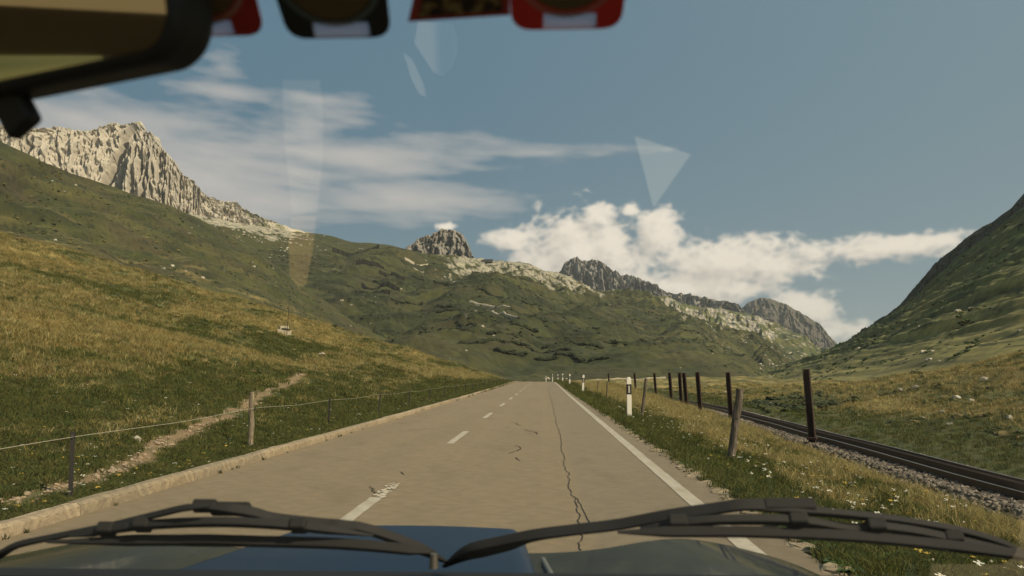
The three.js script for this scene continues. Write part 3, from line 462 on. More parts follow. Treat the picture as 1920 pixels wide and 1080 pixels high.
{ // left fence: thin iron stakes, one pale wooden post, one rope
  const iron = mat([0.035, 0.03, 0.027], 0.7), pale = new THREE.MeshStandardMaterial({ color: lin(0.46, 0.4, 0.3), map: woodMap, bumpMap: woodMap, bumpScale: 0.01, roughness: 0.95 });
  const spots = [[-4.98, 8.4, 0.72], [-5.2, 14.2, 0.98, 1], [-5.38, 20, 0.66], [-5.3, 25.6, 0.7], [-5.2, 31, 0.68], [-5.2, 36.5, 0.68], [-5.2, 42, 0.7], [-5.2, 47.5, 0.68], [-5.2, 53, 0.7], [-5.2, 58.5, 0.68], [-5.2, 64, 0.7], [-5.2, 70, 0.7], [-5.2, 76, 0.7], [-5.2, 82, 0.72], [-5.2, 88, 0.7], [-5.2, 95, 0.7], [-5.2, 102, 0.7], [-5.2, 110, 0.7], [-5.2, 118, 0.7]];
  const nth = ['first', 'second', 'third', 'fourth', 'fifth', 'sixth', 'seventh', 'eighth', 'ninth', 'tenth', 'eleventh', 'twelfth', 'thirteenth', 'fourteenth', 'fifteenth', 'sixteenth', 'seventeenth'];
  const words = ['nearest dark iron fence stake on the left verge', '', 'first iron fence stake beyond the pale wooden post', 'second iron fence stake beyond the pale wooden post', 'third iron fence stake beyond the pale wooden post', 'fourth iron fence stake beyond the pale wooden post'];
  const stake = () => { const g = mergeGeometries([box(0.045, 1.05, 0.008, 0, 0.175, 0), box(0.008, 1.05, 0.04, 0, 0.175, -0.024)]); return g; };
  const ig = stake(), knob = new THREE.SphereGeometry(0.018, 8, 6), tops = [V(-4.6, gy(-5, 1) + 0.66, -1)];
  spots.forEach(([x, s, h, w], i) => {
    const y = gy(x, s);
    if (w) { const t = thing('wooden_fence_post', 'pale weathered wooden fence post standing on the left verge among iron stakes', 'fence post', [x, y, -s], 0.4); mesh('post', woodPost(h, 0.05, 3), pale, t); const k = mesh('insulator', new THREE.CylinderGeometry(0.016, 0.016, 0.05, 8), iron, t); k.position.set(0.06, h - 0.3, 0.02); t.rotation.z = 0.015; tops.push(V(x + 0.05, y + h - 0.28, -s)); return; }
    const t = thing('iron_fence_stake', words[i] || nth[i - 2] + ' iron fence stake beyond the pale wooden post, small and distant', 'fence stake', [x, y, -s], 0.3 * n2(i, 2), 'iron stakes of the left fence');
    const m = mesh('stake', ig, iron, t); m.scale.y = h / 0.7; const k = mesh('insulator', knob, iron, t); k.position.set(0, h - 0.04, 0.02); t.rotation.z = 0.05 * n2(i * 3, 7); if (i === 3) t.rotation.z = -0.1;
    tops.push(V(x, y + h - 0.05, -s));
  });
  const pts = []; for (let i = 0; i < tops.length; i++) { pts.push(tops[i]); if (i < tops.length - 1) pts.push(tops[i].clone().lerp(tops[i + 1], 0.5).add(V(0, -0.03, 0))); }
  tag(mesh('fence_rope', tube(pts, 0.0027), wire, scene, true), 'thin pale fence rope strung between the stakes on the left', 'rope');
}
{ // right fence: leaning grey wooden posts
  const grey = new THREE.MeshStandardMaterial({ color: lin(0.25, 0.215, 0.18), map: woodMap, bumpMap: woodMap, bumpScale: 0.012, roughness: 0.95 });
  const list = [[3.42, 15.2, 1.4, 0.075, -0.17, 'thick leaning grey wooden fence post in the flowers on the right, largest one'], [3.36, 28.2, 1.5, 0.055, -0.12, 'leaning grey wooden fence post beside the nearest white delineator'], [3.75, 49, 1.2, 0.045, -0.07, 'thin wooden fence post between the nearest and second delineators'], [4.3, 66, 1.15, 0.045, -0.1, 'thin tilted fence post just right of the second delineator'], [3.7, 74, 1.15, 0.045, 0.03, 'small fence post close behind the second delineator']];
  list.forEach(([x, s, h, r, lean, l], i) => { const t = thing('leaning_fence_post', l, 'fence post', [x, gy(x, s), -s], 0, 'wooden posts of the right fence'); mesh('post', woodPost(h, r, i * 5 + 1), grey, t); t.rotation.z = lean; t.rotation.x = 0.03 * (i % 2);
    const staple = mesh('staple', new THREE.TorusGeometry(0.02, 0.004, 5, 8), mat([0.1, 0.09, 0.08], 0.5, { metalness: 0.8 }), t); staple.position.set(0.01, h * 0.62, r + 0.004); });
}
{ // rusty steel posts along the railway
  const rust = new THREE.MeshStandardMaterial({ color: lin(0.075, 0.038, 0.025), map: woodMap, roughness: 0.85 });
  const list = [[9.35, 28.7, 2.46, 'tallest rusty steel post beside the railway track, nearest to the camera'], [9.95, 43.5, 2.4, 'second rusty steel post along the railway, behind the thick leaning wooden post'], [9.3, 48.5, 2.4, 'third rusty steel post along the railway, where the track starts to bend'], [9.6, 54.7, 2.38, 'fourth rusty steel post along the railway, right one of a close pair'], [10.0, 59.3, 2.36, 'fifth rusty steel post along the railway, left one of a close pair'], [10.75, 68.5, 2.42, 'sixth rusty steel post along the railway, just past the close pair'], [11.9, 86, 2.9, 'seventh rusty steel post, standing in the flat golden meadow'], [11.7, 103, 3.2, 'eighth rusty steel post, small against the far hillside'], [11.2, 138, 3.6, 'ninth rusty steel post, smallest and farthest along the row']];
  const I = (h) => [box(0.23, h + 0.3, 0.02, 0, h / 2 - 0.15, 0.1), box(0.23, h + 0.3, 0.02, 0, h / 2 - 0.15, -0.1), box(0.018, h + 0.3, 0.18, 0, h / 2 - 0.15, 0)];
  list.forEach(([x, s, h, l], i) => {
    const y = Math.min(gy(x, s), 1.38 - h), t = thing('steel_rail_post', l, 'steel post', [x, gy(x, s) , -s], 1.15 + 0.1 * n2(i, 4), 'rusty posts along the railway'), H = 1.42 - gy(x, s) + (i ? 0.02 * (i % 3) : 0.1);
    const [a, b, c] = I(H); mesh('flange', a, rust, t); mesh('flange', b, rust, t); mesh('web', c, rust, t);
    if (i < 2) { const br = mesh('bracket', new RoundedBoxGeometry(0.34, 0.08, 0.32, 1, 0.01), rust, t); br.position.y = 0.42; }
    t.rotation.z = 0.055 + 0.02 * n2(i * 2, 1); t.rotation.order = 'ZYX';
  });
}
// ---------------------------------------------------------------- stones lying in the meadows
function boulderGeo(seed, flat = 0.7) {
  const g = new THREE.IcosahedronGeometry(1, 4), P = g.attributes.position;
  for (let i = 0; i < P.count; i++) { const v = V(P.getX(i), P.getY(i), P.getZ(i)); let q = 1 + 0.28 * n3(v.x * 0.9 + seed, v.y * 0.9, v.z * 0.9) + 0.1 * n3(v.x * 2.6, v.y * 2.6 + seed, v.z * 2.6) + 0.04 * n3(v.x * 8, v.y * 8, v.z * 8 + seed);
    for (let k = 0; k < 5; k++) { const a = k * 1.3 + seed, d = V(Math.cos(a) * 0.8, Math.sin(k * 2.1 + seed) * 0.7, Math.sin(a) * 0.8).normalize(), t = v.dot(d) * q; if (t > 0.72) q *= 0.72 / t * 0.9 + 0.1; }
    P.setXYZ(i, v.x * q, v.y * q * flat, v.z * q); }
  g.computeVertexNormals(); return g;
}
{
  const shapes = [boulderGeo(1), boulderGeo(7, 0.55), boulderGeo(13, 0.8), boulderGeo(22, 0.5)];
  const paleRock = mat([0.44, 0.4, 0.33], 0.95), greyRock = mat([0.26, 0.24, 0.2], 0.95);
  const list = [[20.5, 41, 0.26, 0, 'largest white boulder in the meadow right of the railway'], [18.1, 37.6, 0.2, 1, 'grey boulder below the large white boulder, right of the railway'], [16.6, 33.9, 0.17, 1, 'small grey boulder lowest on the meadow bank right of the railway'], [20.9, 40.4, 0.2, 0, 'pale stone lying directly right of the large white boulder'], [22.3, 51.4, 0.25, 1, 'dark boulder left of a pair, above the large white boulder'], [22.8, 50.5, 0.28, 1, 'dark boulder right of a pair, above the large white boulder'], [17.9, 31.9, 0.16, 0, 'flat pale stone near the right edge of the picture'], [24.6, 46, 0.3, 0, 'pale rock in the shrubs, highest of the stones on the right'], [17.0, 37.1, 0.14, 1, 'little grey stone left of the grey boulder on the right meadow'], [16.4, 57, 0.35, 0, 'pale broken rock in the dark bank behind the railway bend'], [17.6, 63.5, 0.4, 1, 'grey rock at the top of the dark bank behind the railway bend'], [22.5, 101, 0.3, 0, 'white stone in the flat golden meadow beyond the railway'], [-6.3, 12.3, 0.12, 0, 'pale stone on the bank beside the dirt path'], [-13.7, 49, 0.28, 0, 'pale stone in the golden slope right of the concrete box']];
  list.forEach(([x, s, r, k, l], i) => { const o = mesh('boulder', shapes[(i * 3 + k) % 4], k ? greyRock : paleRock, scene, true); o.position.set(x, gy(x, s) + r * 0.2, -s); o.scale.set(r * 0.95, r * 0.75, r * 0.8); o.rotation.y = i * 1.7; tag(o, l, 'boulder', 'stones lying in the meadows'); });
}
// ---------------------------------------------------------------- concrete box with a mast on the left meadow
{
  const x = -18.9, s = 57.4, t = thing('concrete_box', 'small pale concrete spring box with a dark ledge on the left meadow', 'concrete box', [x, gy(x, s), -s], 0.5);
  const con = mat([0.42, 0.37, 0.27], 0.95), dk = mat([0.03, 0.028, 0.024], 0.8);
  mesh('body', new RoundedBoxGeometry(0.62, 0.75, 0.7, 2, 0.03).translate(0, 0.25, 0), con, t);
  mesh('wing_wall', new RoundedBoxGeometry(0.3, 0.5, 0.3, 2, 0.03).translate(-0.36, 0.12, 0.2), con, t); mesh('wing_wall', new RoundedBoxGeometry(0.22, 0.4, 0.3, 2, 0.03).translate(0.4, 0.1, 0.15), con, t);
  const l = mesh('ledge', box(0.62, 0.05, 0.1, 0.08, 0.42, 0.4), dk, t); l.rotation.z = -0.1;
  const m = thing('marker_pole', 'thin dark marker pole standing beside the concrete spring box', 'pole', [x + 0.38, gy(x + 0.38, s - 0.4), -s + 0.45]);
  mesh('pole', new THREE.CylinderGeometry(0.018, 0.028, 2.5, 7).translate(0, 1.1, 0), dk, m); mesh('pole_tip', new THREE.SphereGeometry(0.05, 8, 6).translate(-0.09, 2.1, 0), dk, m); m.rotation.z = -0.05;
}
// ---------------------------------------------------------------- avalanche barriers and dry-stone walls on the middle hillside
{
  const timber = mat([0.018, 0.016, 0.013], 0.95);
  const rows = [[-214.8, -800, -168, -800, 'long row of dark avalanche barriers highest on the middle hillside'], [-172.7, -727, -159.8, -728.5, 'short avalanche barrier below the left end of the longest row'], [-158.5, -730.6, -149.5, -734.6, 'short avalanche barrier right of the upper short one'], [-150, -722, -128, -724, 'avalanche barrier row in the middle of the green hillside'], [-155.4, -676, -121.6, -665, 'long lower avalanche barrier row with stepped sections'], [-148, -621, -138, -621, 'lowest left short avalanche barrier on the hillside'], [-125.8, -596, -115, -590, 'lowest right short avalanche barrier on the hillside']];
  for (const [x0, z0, x1, z1, l] of rows) {
    const L = Math.hypot(x1 - x0, z1 - z0), n = Math.max(3, Math.round(L / 4.5)), t = thing('avalanche_barrier', l, 'snow barrier', [x0, 0, z0], 0, 'avalanche barriers on the hillside');
    for (let k = 0; k < n; k++) {
      const f = k / (n - 1), x = lerp(x0, x1, f), z = lerp(z0, z1, f), y = middle.height(x, z);
      const p = mesh('support', box(0.9, 5.2, 0.7, 0, 2.1, 0), timber, t); p.position.set(x - x0, y, z - z0); p.rotation.x = 0.25;
      if (k < n - 1) { const x2 = lerp(x0, x1, (k + 1) / (n - 1)), z2 = lerp(z0, z1, (k + 1) / (n - 1)), y2 = middle.height(x2, z2), a = V(x - x0, y, z - z0), b = V(x2 - x0, y2, z2 - z0), c = a.clone().add(b).multiplyScalar(0.5), d = b.clone().sub(a);
        for (const h of [0.5, 1.35, 2.2, 3.05, 3.9]) { const o = mesh('crossbar', box(d.length() * 0.82, 0.6, 0.3), timber, t); o.position.copy(c).add(V(0, h, 0.3)); o.quaternion.setFromUnitVectors(V(1, 0, 0), d.clone().normalize()); } }
    }
  }
  const stone = mat([0.38, 0.34, 0.25], 0.97);
  const walls = [[-52.9, -569.4, -33.4, -554.6, 'long upper dry-stone wall across the middle hillside'], [-32.3, -554.6, -22.7, -540.4, 'short dry-stone wall continuing the upper one to the right'], [-46, -538, -15.4, -481, 'longest pale dry-stone wall, lowest on the middle hillside'], [-127.9, -793.8, -118.6, -804.8, 'short pale wall high up below the rock dome'], [-127.4, -774.8, -115.5, -765.5, 'slanting pale wall high up below the hill crest'], [18.6, -515, 27.1, -521.5, 'short pale wall on the right part of the middle hillside'], [-138.5, -784, -130, -790, 'uppermost pale wall close under the grassy crest']];
  for (const [x0, z0, x1, z1, l] of walls) {
    const L = Math.hypot(x1 - x0, z1 - z0), n = Math.max(6, Math.round(L / 1.5)), pr = [[-1, -2], [-0.8, 1], [-0.45, 1.9], [0.5, 2], [0.9, 0.8], [1, -2]];
    const ys = []; for (let i = 0; i < n; i++) ys.push(middle.height(lerp(x0, x1, i / (n - 1)), lerp(z0, z1, i / (n - 1)))); const sm = ys.map((y, i) => (ys[Math.max(0, i - 2)] + ys[Math.max(0, i - 1)] + y + ys[Math.min(n - 1, i + 1)] + ys[Math.min(n - 1, i + 2)]) / 5);
    const dx = (x1 - x0) / L, dz = (z1 - z0) / L;
    const g = gridGeo(n, 6, (i, j) => { const f = i / (n - 1), k = 1 + 0.25 * n2(i * 0.7, j * 2 + x0); return [lerp(x0, x1, f) - dz * pr[j][0] * k, sm[i] + pr[j][1] * k * 0.75 + 0.2 * n2(i * 1.3, j), lerp(z0, z1, f) + dx * pr[j][0] * k]; });
    tag(mesh('stone_wall', g, stone, scene, true), l, 'stone wall', 'avalanche walls on the hillside');
  }
  // station on the crest, hut on the slope
  const st = thing('mountain_station', 'tiny dark flat-roofed station building on the crest right of the rock dome', 'building', [-66, middle.height(-66, -926) - 0.5, -926], -0.1);
  const cw = mat([0.07, 0.065, 0.06], 0.8); mesh('wall', box(5, 4.5, 7, -4.5, 2.2, 0), cw, st); mesh('hall', box(8, 2.6, 7, 2, 3.6, 0), cw, st); mesh('roof', box(12, 0.4, 8, 1, 5.2, 0), mat([0.12, 0.12, 0.12], 0.7), st); for (const q of [-0.8, 2, 5]) mesh('support', box(0.5, 4, 0.5, q, 0.8, 2), cw, st);
  const hx = 71.5, hz = -587, hut = thing('stone_hut', 'tiny dark stone hut among pale rocks on the right of the middle hillside', 'hut', [hx, middle.height(hx, hz), hz], 0.4);
  mesh('wall', box(6, 2.6, 3.5, 0, 1.1, 0), mat([0.2, 0.18, 0.15], 0.95), hut); const rf = new THREE.CylinderGeometry(2.4, 2.4, 6.6, 3, 1); rf.rotateZ(Math.PI / 2); rf.rotateX(Math.PI / 2 * 0 - Math.PI / 6 * 0); rf.scale(1, 0.5, 1); rf.translate(0, 2.9, 0); mesh('roof', rf, mat([0.04, 0.036, 0.03], 0.9), hut);
  // pale far stretch of the road with its low wall
  tag(mesh('far_road_wall', gridGeo(30, 4, (i, j) => { const f = i / 29, x = lerp(19, 45, f), z = lerp(-296, -300, f), pr2 = [[0, -2], [0, 0.5], [0.8, 0.55], [0.9, -2]][j]; return [x, groundY(x, -z) + 0.3 * f + pr2[1], z - pr2[0]]; }), stone, scene, true), 'low pale wall of the far road stretch behind the delineators', 'wall');
}
// ---------------------------------------------------------------- the car we sit in
const car = thing('car', 'dark blue car around the camera, its bonnet, wipers and rear-view mirror in view', 'car');
{
  const paint = new THREE.MeshPhysicalMaterial({ color: lin(0.004, 0.01, 0.018), roughness: 0.4, metalness: 0, clearcoat: 0.8, clearcoatRoughness: 0.04 }), satin = new THREE.MeshPhysicalMaterial({ color: lin(0.006, 0.027, 0.066), roughness: 0.5, specularIntensity: 0.6, clearcoat: 0.12, clearcoatRoughness: 0.1 });
  const rubber = mat([0.01, 0.0095, 0.009], 0.85), plastic = mat([0.014, 0.013, 0.012], 0.6), lining = mat([0.26, 0.195, 0.1], 0.95), cloth = mat([0.1, 0.075, 0.045], 0.95);
  const CX = -0.3;
  // bonnet: two wings with a crown, a valley beside the raised middle
  const front = (x) => 1.78 - 3.6 * Math.max(0, Math.abs(x - CX) - 0.55) ** 2;
  const wingY = (x, D) => { const a = Math.abs(x - CX); return 0.963 + 0.034 * Math.exp(-(((a - 0.6) / 0.17) ** 2)) + 0.085 * (1.78 - D) / 0.66 * 0.72 - 1.2 * Math.max(0, a - 0.74) ** 2 * 2.2; };
  const wings = (x0, x1) => gridGeo(60, 70, (i, j) => { const x = lerp(x0, x1, j / 69), f = i / 59, DF = front(x); let D = lerp(1.13, DF, Math.min(1, f / 0.8)), y = wingY(x, D); if (f > 0.8) { const k = (f - 0.8) / 0.2 * Math.PI / 2; D = DF + 0.12 * Math.sin(k); y = wingY(x, DF) - 0.16 * (1 - Math.cos(k)); } return [x, y, -D]; });
  const bonnet = mesh('bonnet', wings(-1.2, 0.62), paint, car);
  // raised middle
  const rw = (D) => 0.265 + 0.05 * (1.78 - D) / 0.66, ry = (D) => 1.012 + 0.045 * (1.78 - D) / 0.66;
  mesh('raised_panel', gridGeo(60, 61, (i, j) => {
    const f = i / 59; let D = lerp(1.13, 1.79, Math.min(1, f / 0.82)), drop = 0; if (f > 0.82) { const k = (f - 0.82) / 0.18 * Math.PI / 2; D = 1.79 + 0.06 * Math.sin(k); drop = 0.11 * (1 - Math.cos(k)); }
    const t = j / 60 * 2 - 1, a = Math.abs(t), w = rw(D); let x = t * w, y = ry(D) + 0.008 * (1 - t * t) - drop; if (a > 0.86) { const k = (a - 0.86) / 0.14; x = Math.sign(t) * w * (0.86 + 0.14 * Math.sin(k * 1.5708)); y -= 0.07 * (1 - Math.cos(k * 1.5708)); } return [CX - 0.0 + x, y, -D]; }), satin, bonnet);
  for (const sx of [-1, 1]) { const pts = []; for (let D = 1.14; D < 1.7; D += 0.07) pts.push(V(CX + sx * (rw(D) + 0.02), wingY(CX + sx * 0.3, D) + 0.006, -D)); mesh('edge_highlight_strip', tube(pts, 0.006), mat([0.5, 0.48, 0.44], 0.3, { metalness: 0.9 }), bonnet); }  // bright metal strips standing in for the highlights along the panel step
  mesh('cowl', new RoundedBoxGeometry(1.9, 0.05, 0.07, 2, 0.015).translate(CX, 1.053, -1.115), plastic, car);
  // windscreen with its black border along the foot
  const wy = (z) => 1.16 + (z + 0.95) * 0.717;
  const pane = gridGeo(2, 2, (i, j) => { const z = [-1.052, -0.325][i], k = [1, 0.78][i]; return [CX + (j ? 1 : -1) * 1.03 * k, wy(z), z]; });
  const ws = mesh('windscreen', pane, new THREE.MeshPhysicalMaterial({ color: lin(0.97, 0.985, 0.97), roughness: 0, metalness: 0, transmission: 1, thickness: 0, ior: 1.8 }), car);
  mesh('black_border', gridGeo(2, 2, (i, j) => { const z = [-1.1, -1.0505][i]; return [CX + (j ? 1 : -1) * 1.05, wy(z), z]; }), plastic, ws);
  // inside: dashboard, roof lining, pillars, doors, seats
  mesh('dashboard', new RoundedBoxGeometry(1.84, 0.4, 0.72, 3, 0.03).translate(CX, 0.845, -0.7), mat([0.012, 0.012, 0.012], 0.85), car);
  const frame = (w, z0, z1, y, t, hole) => { const s = new THREE.Shape(); s.moveTo(CX - w, -z1); s.lineTo(CX + w, -z1); s.lineTo(CX + w, -z0); s.lineTo(CX - w, -z0); s.closePath(); const q = new THREE.Path(); q.moveTo(hole[0], -hole[3]); q.lineTo(hole[0], -hole[2]); q.lineTo(hole[1], -hole[2]); q.lineTo(hole[1], -hole[3]); q.closePath(); s.holes.push(q); const g = new THREE.ExtrudeGeometry(s, { depth: t, bevelEnabled: false }); g.rotateX(-Math.PI / 2); g.translate(0, y, 0); return g; };
  const roof = mesh('roof', frame(0.835, -0.31, 2.15, 1.64, 0.04, [-0.72, 0.5, -0.297, 0.5]), paint, car);  // opening added in the unseen roof so sun reaches the dashboard slips
  mesh('roof_lining', frame(0.82, -0.31, 2.12, 1.618, 0.02, [-0.71, 0.495, -0.295, 0.49]), lining, roof);
  mesh('added_sunroof_glass', new THREE.PlaneGeometry(1.24, 0.82).rotateX(-Math.PI / 2).translate(-0.11, 1.682, 0.1), new THREE.MeshPhysicalMaterial({ color: lin(0.85, 0.88, 0.86), roughness: 0, transmission: 1, thickness: 0 }), roof);  // pane over the added opening that lets sunlight into the cabin
  const beam = (a, b, w) => { const d = b.clone().sub(a), g = new RoundedBoxGeometry(w, d.length(), w, 2, 0.015); g.translate(0, d.length() / 2, 0); g.applyQuaternion(new THREE.Quaternion().setFromUnitVectors(V(0, 1, 0), d.normalize())); g.translate(a.x, a.y, a.z); return g; };
  for (const sx of [-1, 1]) {
    mesh('windscreen_pillar', beam(V(CX + sx * 1.07, 1.0, -1.12), V(CX + sx * 0.86, 1.65, -0.3), 0.07), lining, car);
    mesh('centre_pillar', beam(V(CX + sx * 0.93, 0.9, 0.35), V(CX + sx * 0.87, 1.65, 0.3), 0.09), lining, car);
    mesh('rear_pillar', beam(V(CX + sx * 0.93, 0.9, 1.9), V(CX + sx * 0.85, 1.65, 1.6), 0.14), lining, car);
    mesh('door', new RoundedBoxGeometry(0.1, 0.62, 3.0, 2, 0.04).translate(CX + sx * 0.93, 0.68, 0.5), paint, car);
    const seat = mesh('seat', new RoundedBoxGeometry(0.5, 0.62, 0.14, 4, 0.06).translate(CX + sx * 0.4, 0.98, 0.48), cloth, car); mesh('headrest', new RoundedBoxGeometry(0.26, 0.17, 0.1, 4, 0.045).translate(CX + sx * 0.4, 1.38, 0.5), cloth, seat);
  }
  mesh('body', new RoundedBoxGeometry(1.86, 0.5, 4.0, 4, 0.09).translate(CX, 0.62, 0.3), paint, car);
  for (const sx of [-1, 1]) for (const z of [-1.15, 1.55]) { const w = mesh('wheel', new THREE.TorusGeometry(0.26, 0.1, 12, 28).rotateY(Math.PI / 2).scale(1.2, 1, 1).translate(CX + sx * 0.84, 0.36, z), rubber, car); mesh('rim', new THREE.CylinderGeometry(0.2, 0.2, 0.16, 20).rotateZ(Math.PI / 2).translate(CX + sx * 0.84, 0.36, z), mat([0.4, 0.4, 0.4], 0.4, { metalness: 0.8 }), w); }
  // wipers: bars swept along points [x, y, z, width] lying over the glass
  const N = V(0, 1, -0.717).normalize();   // out of the glass
  const bar = (pts, depth, n = 60) => {
    const cv = new THREE.CatmullRomCurve3(pts.map((p) => V(p[0], p[1], p[2])), false, 'centripetal'), cw = new THREE.CatmullRomCurve3(pts.map((p) => V(p[3], 0, 0)), false, 'centripetal'), prof = []; for (let k = 0; k <= 16; k++) { const a = k / 16 * Math.PI * 2; prof.push([Math.sign(Math.cos(a)) * Math.abs(Math.cos(a)) ** 0.3, Math.sign(Math.sin(a)) * Math.abs(Math.sin(a)) ** 0.3]); }
    const g = gridGeo(n, 17, (i, j) => { const p = cv.getPoint(i / (n - 1)), t = cv.getTangent(i / (n - 1)), w = cw.getPoint(i / (n - 1)).x * 0.78, end = Math.min(1, 0.25 + 6 * Math.min(i, n - 1 - i) / (n - 1)), side = V().crossVectors(t, N).normalize(); p.addScaledVector(side, prof[j][0] * w / 2 * end).addScaledVector(N, prof[j][1] * depth / 2 * end); return [p.x, p.y, p.z]; });
    return g;
  };
  const W = RIDGE, dull = mat([0.011, 0.0105, 0.01], 0.8);
  const wa = new THREE.Group(); wa.name = 'wiper'; car.add(wa); const wb = new THREE.Group(); wb.name = 'wiper'; car.add(wb);
  mesh('rubber_blade', bar(W.bladeA, 0.012), rubber, wa); mesh('yoke', bar(W.yokeA, 0.01), dull, wa); mesh('claw', bar(W.primaryA, 0.008), dull, wa); mesh('arm', bar(W.armA, 0.012), dull, wa);
  mesh('rubber_blade', bar(W.bladeB, 0.012), rubber, wb); mesh('yoke', bar(W.yokeB, 0.01), dull, wb); mesh('claw', bar(W.primaryB, 0.008), dull, wb); mesh('arm', bar(W.armB, 0.014), dull, wb);
  const joint = (p, w, h, par) => { const g = new RoundedBoxGeometry(w, h, 0.014, 2, 0.003), o = mesh('joint', g, rubber, par); o.quaternion.setFromUnitVectors(V(0, 0, 1), N); o.position.set(p[0], p[1], p[2]).addScaledVector(N, 0.001); };
  for (const [l, k] of [[W.yokeA, 1], [W.yokeA, 2], [W.yokeA, 4]]) joint(l[k], 0.02, 0.02, wa); joint(W.clipA[0], 0.03, 0.014, wa); joint([(W.clipA[0][0] + W.clipA[1][0]) / 2, (W.clipA[0][1] + W.clipA[1][1]) / 2, (W.clipA[0][2] + W.clipA[1][2]) / 2], 0.05, 0.016, wa);
  for (const k of [1, 3, 5, 7]) joint(W.yokeB[k], 0.022, 0.02, wb); joint(W.armB[9], 0.06, 0.014, wb);
  mesh('pivot_cap', new THREE.CylinderGeometry(0.0045, 0.006, 0.018, 14).translate(-0.142, 1.112, -1.05), mat([0.2, 0.18, 0.15], 0.35, { metalness: 0.7 }), wa);
  // rear-view mirror
  const mr = new THREE.Group(); mr.name = 'rear_view_mirror'; mr.position.set(-0.3, 1.543, -0.4); mr.rotation.set(0.17, -0.26, 0.05, 'YXZ'); car.add(mr);
  const rr = (w, h, r) => { const s = new THREE.Shape(); s.moveTo(-w / 2 + r, -h / 2); s.lineTo(w / 2 - r, -h / 2); s.absarc(w / 2 - r, -h / 2 + r, r, -Math.PI / 2, 0); s.lineTo(w / 2, h / 2 - r); s.absarc(w / 2 - r, h / 2 - r, r, 0, Math.PI / 2); s.lineTo(-w / 2 + r, h / 2); s.absarc(-w / 2 + r, h / 2 - r, r, Math.PI / 2, Math.PI); s.lineTo(-w / 2, -h / 2 + r); s.absarc(-w / 2 + r, -h / 2 + r, r, Math.PI, Math.PI * 1.5); return s; };
  const hg = new THREE.ExtrudeGeometry(rr(0.242, 0.078, 0.02), { depth: 0.014, bevelEnabled: true, bevelSize: 0.005, bevelThickness: 0.008, bevelSegments: 5, curveSegments: 12 }); hg.translate(0, 0, -0.019); mesh('housing', hg, plastic, mr);
  const gg = new THREE.ShapeGeometry(rr(0.238, 0.0765, 0.018), 12); gg.translate(0, 0, 0.0036); mesh('mirror_glass', gg, mat([0.62, 0.62, 0.6], 0.04, { metalness: 1 }), mr);
  mesh('dimming_lever', new RoundedBoxGeometry(0.022, 0.03, 0.01, 3, 0.004).rotateZ(0.45).translate(0.002, -0.05, -0.01), plastic, mr);
  mesh('stalk', new THREE.CylinderGeometry(0.009, 0.012, 0.07, 12).rotateX(0.5).translate(-0.01, 0.055, -0.035), plastic, mr);
}
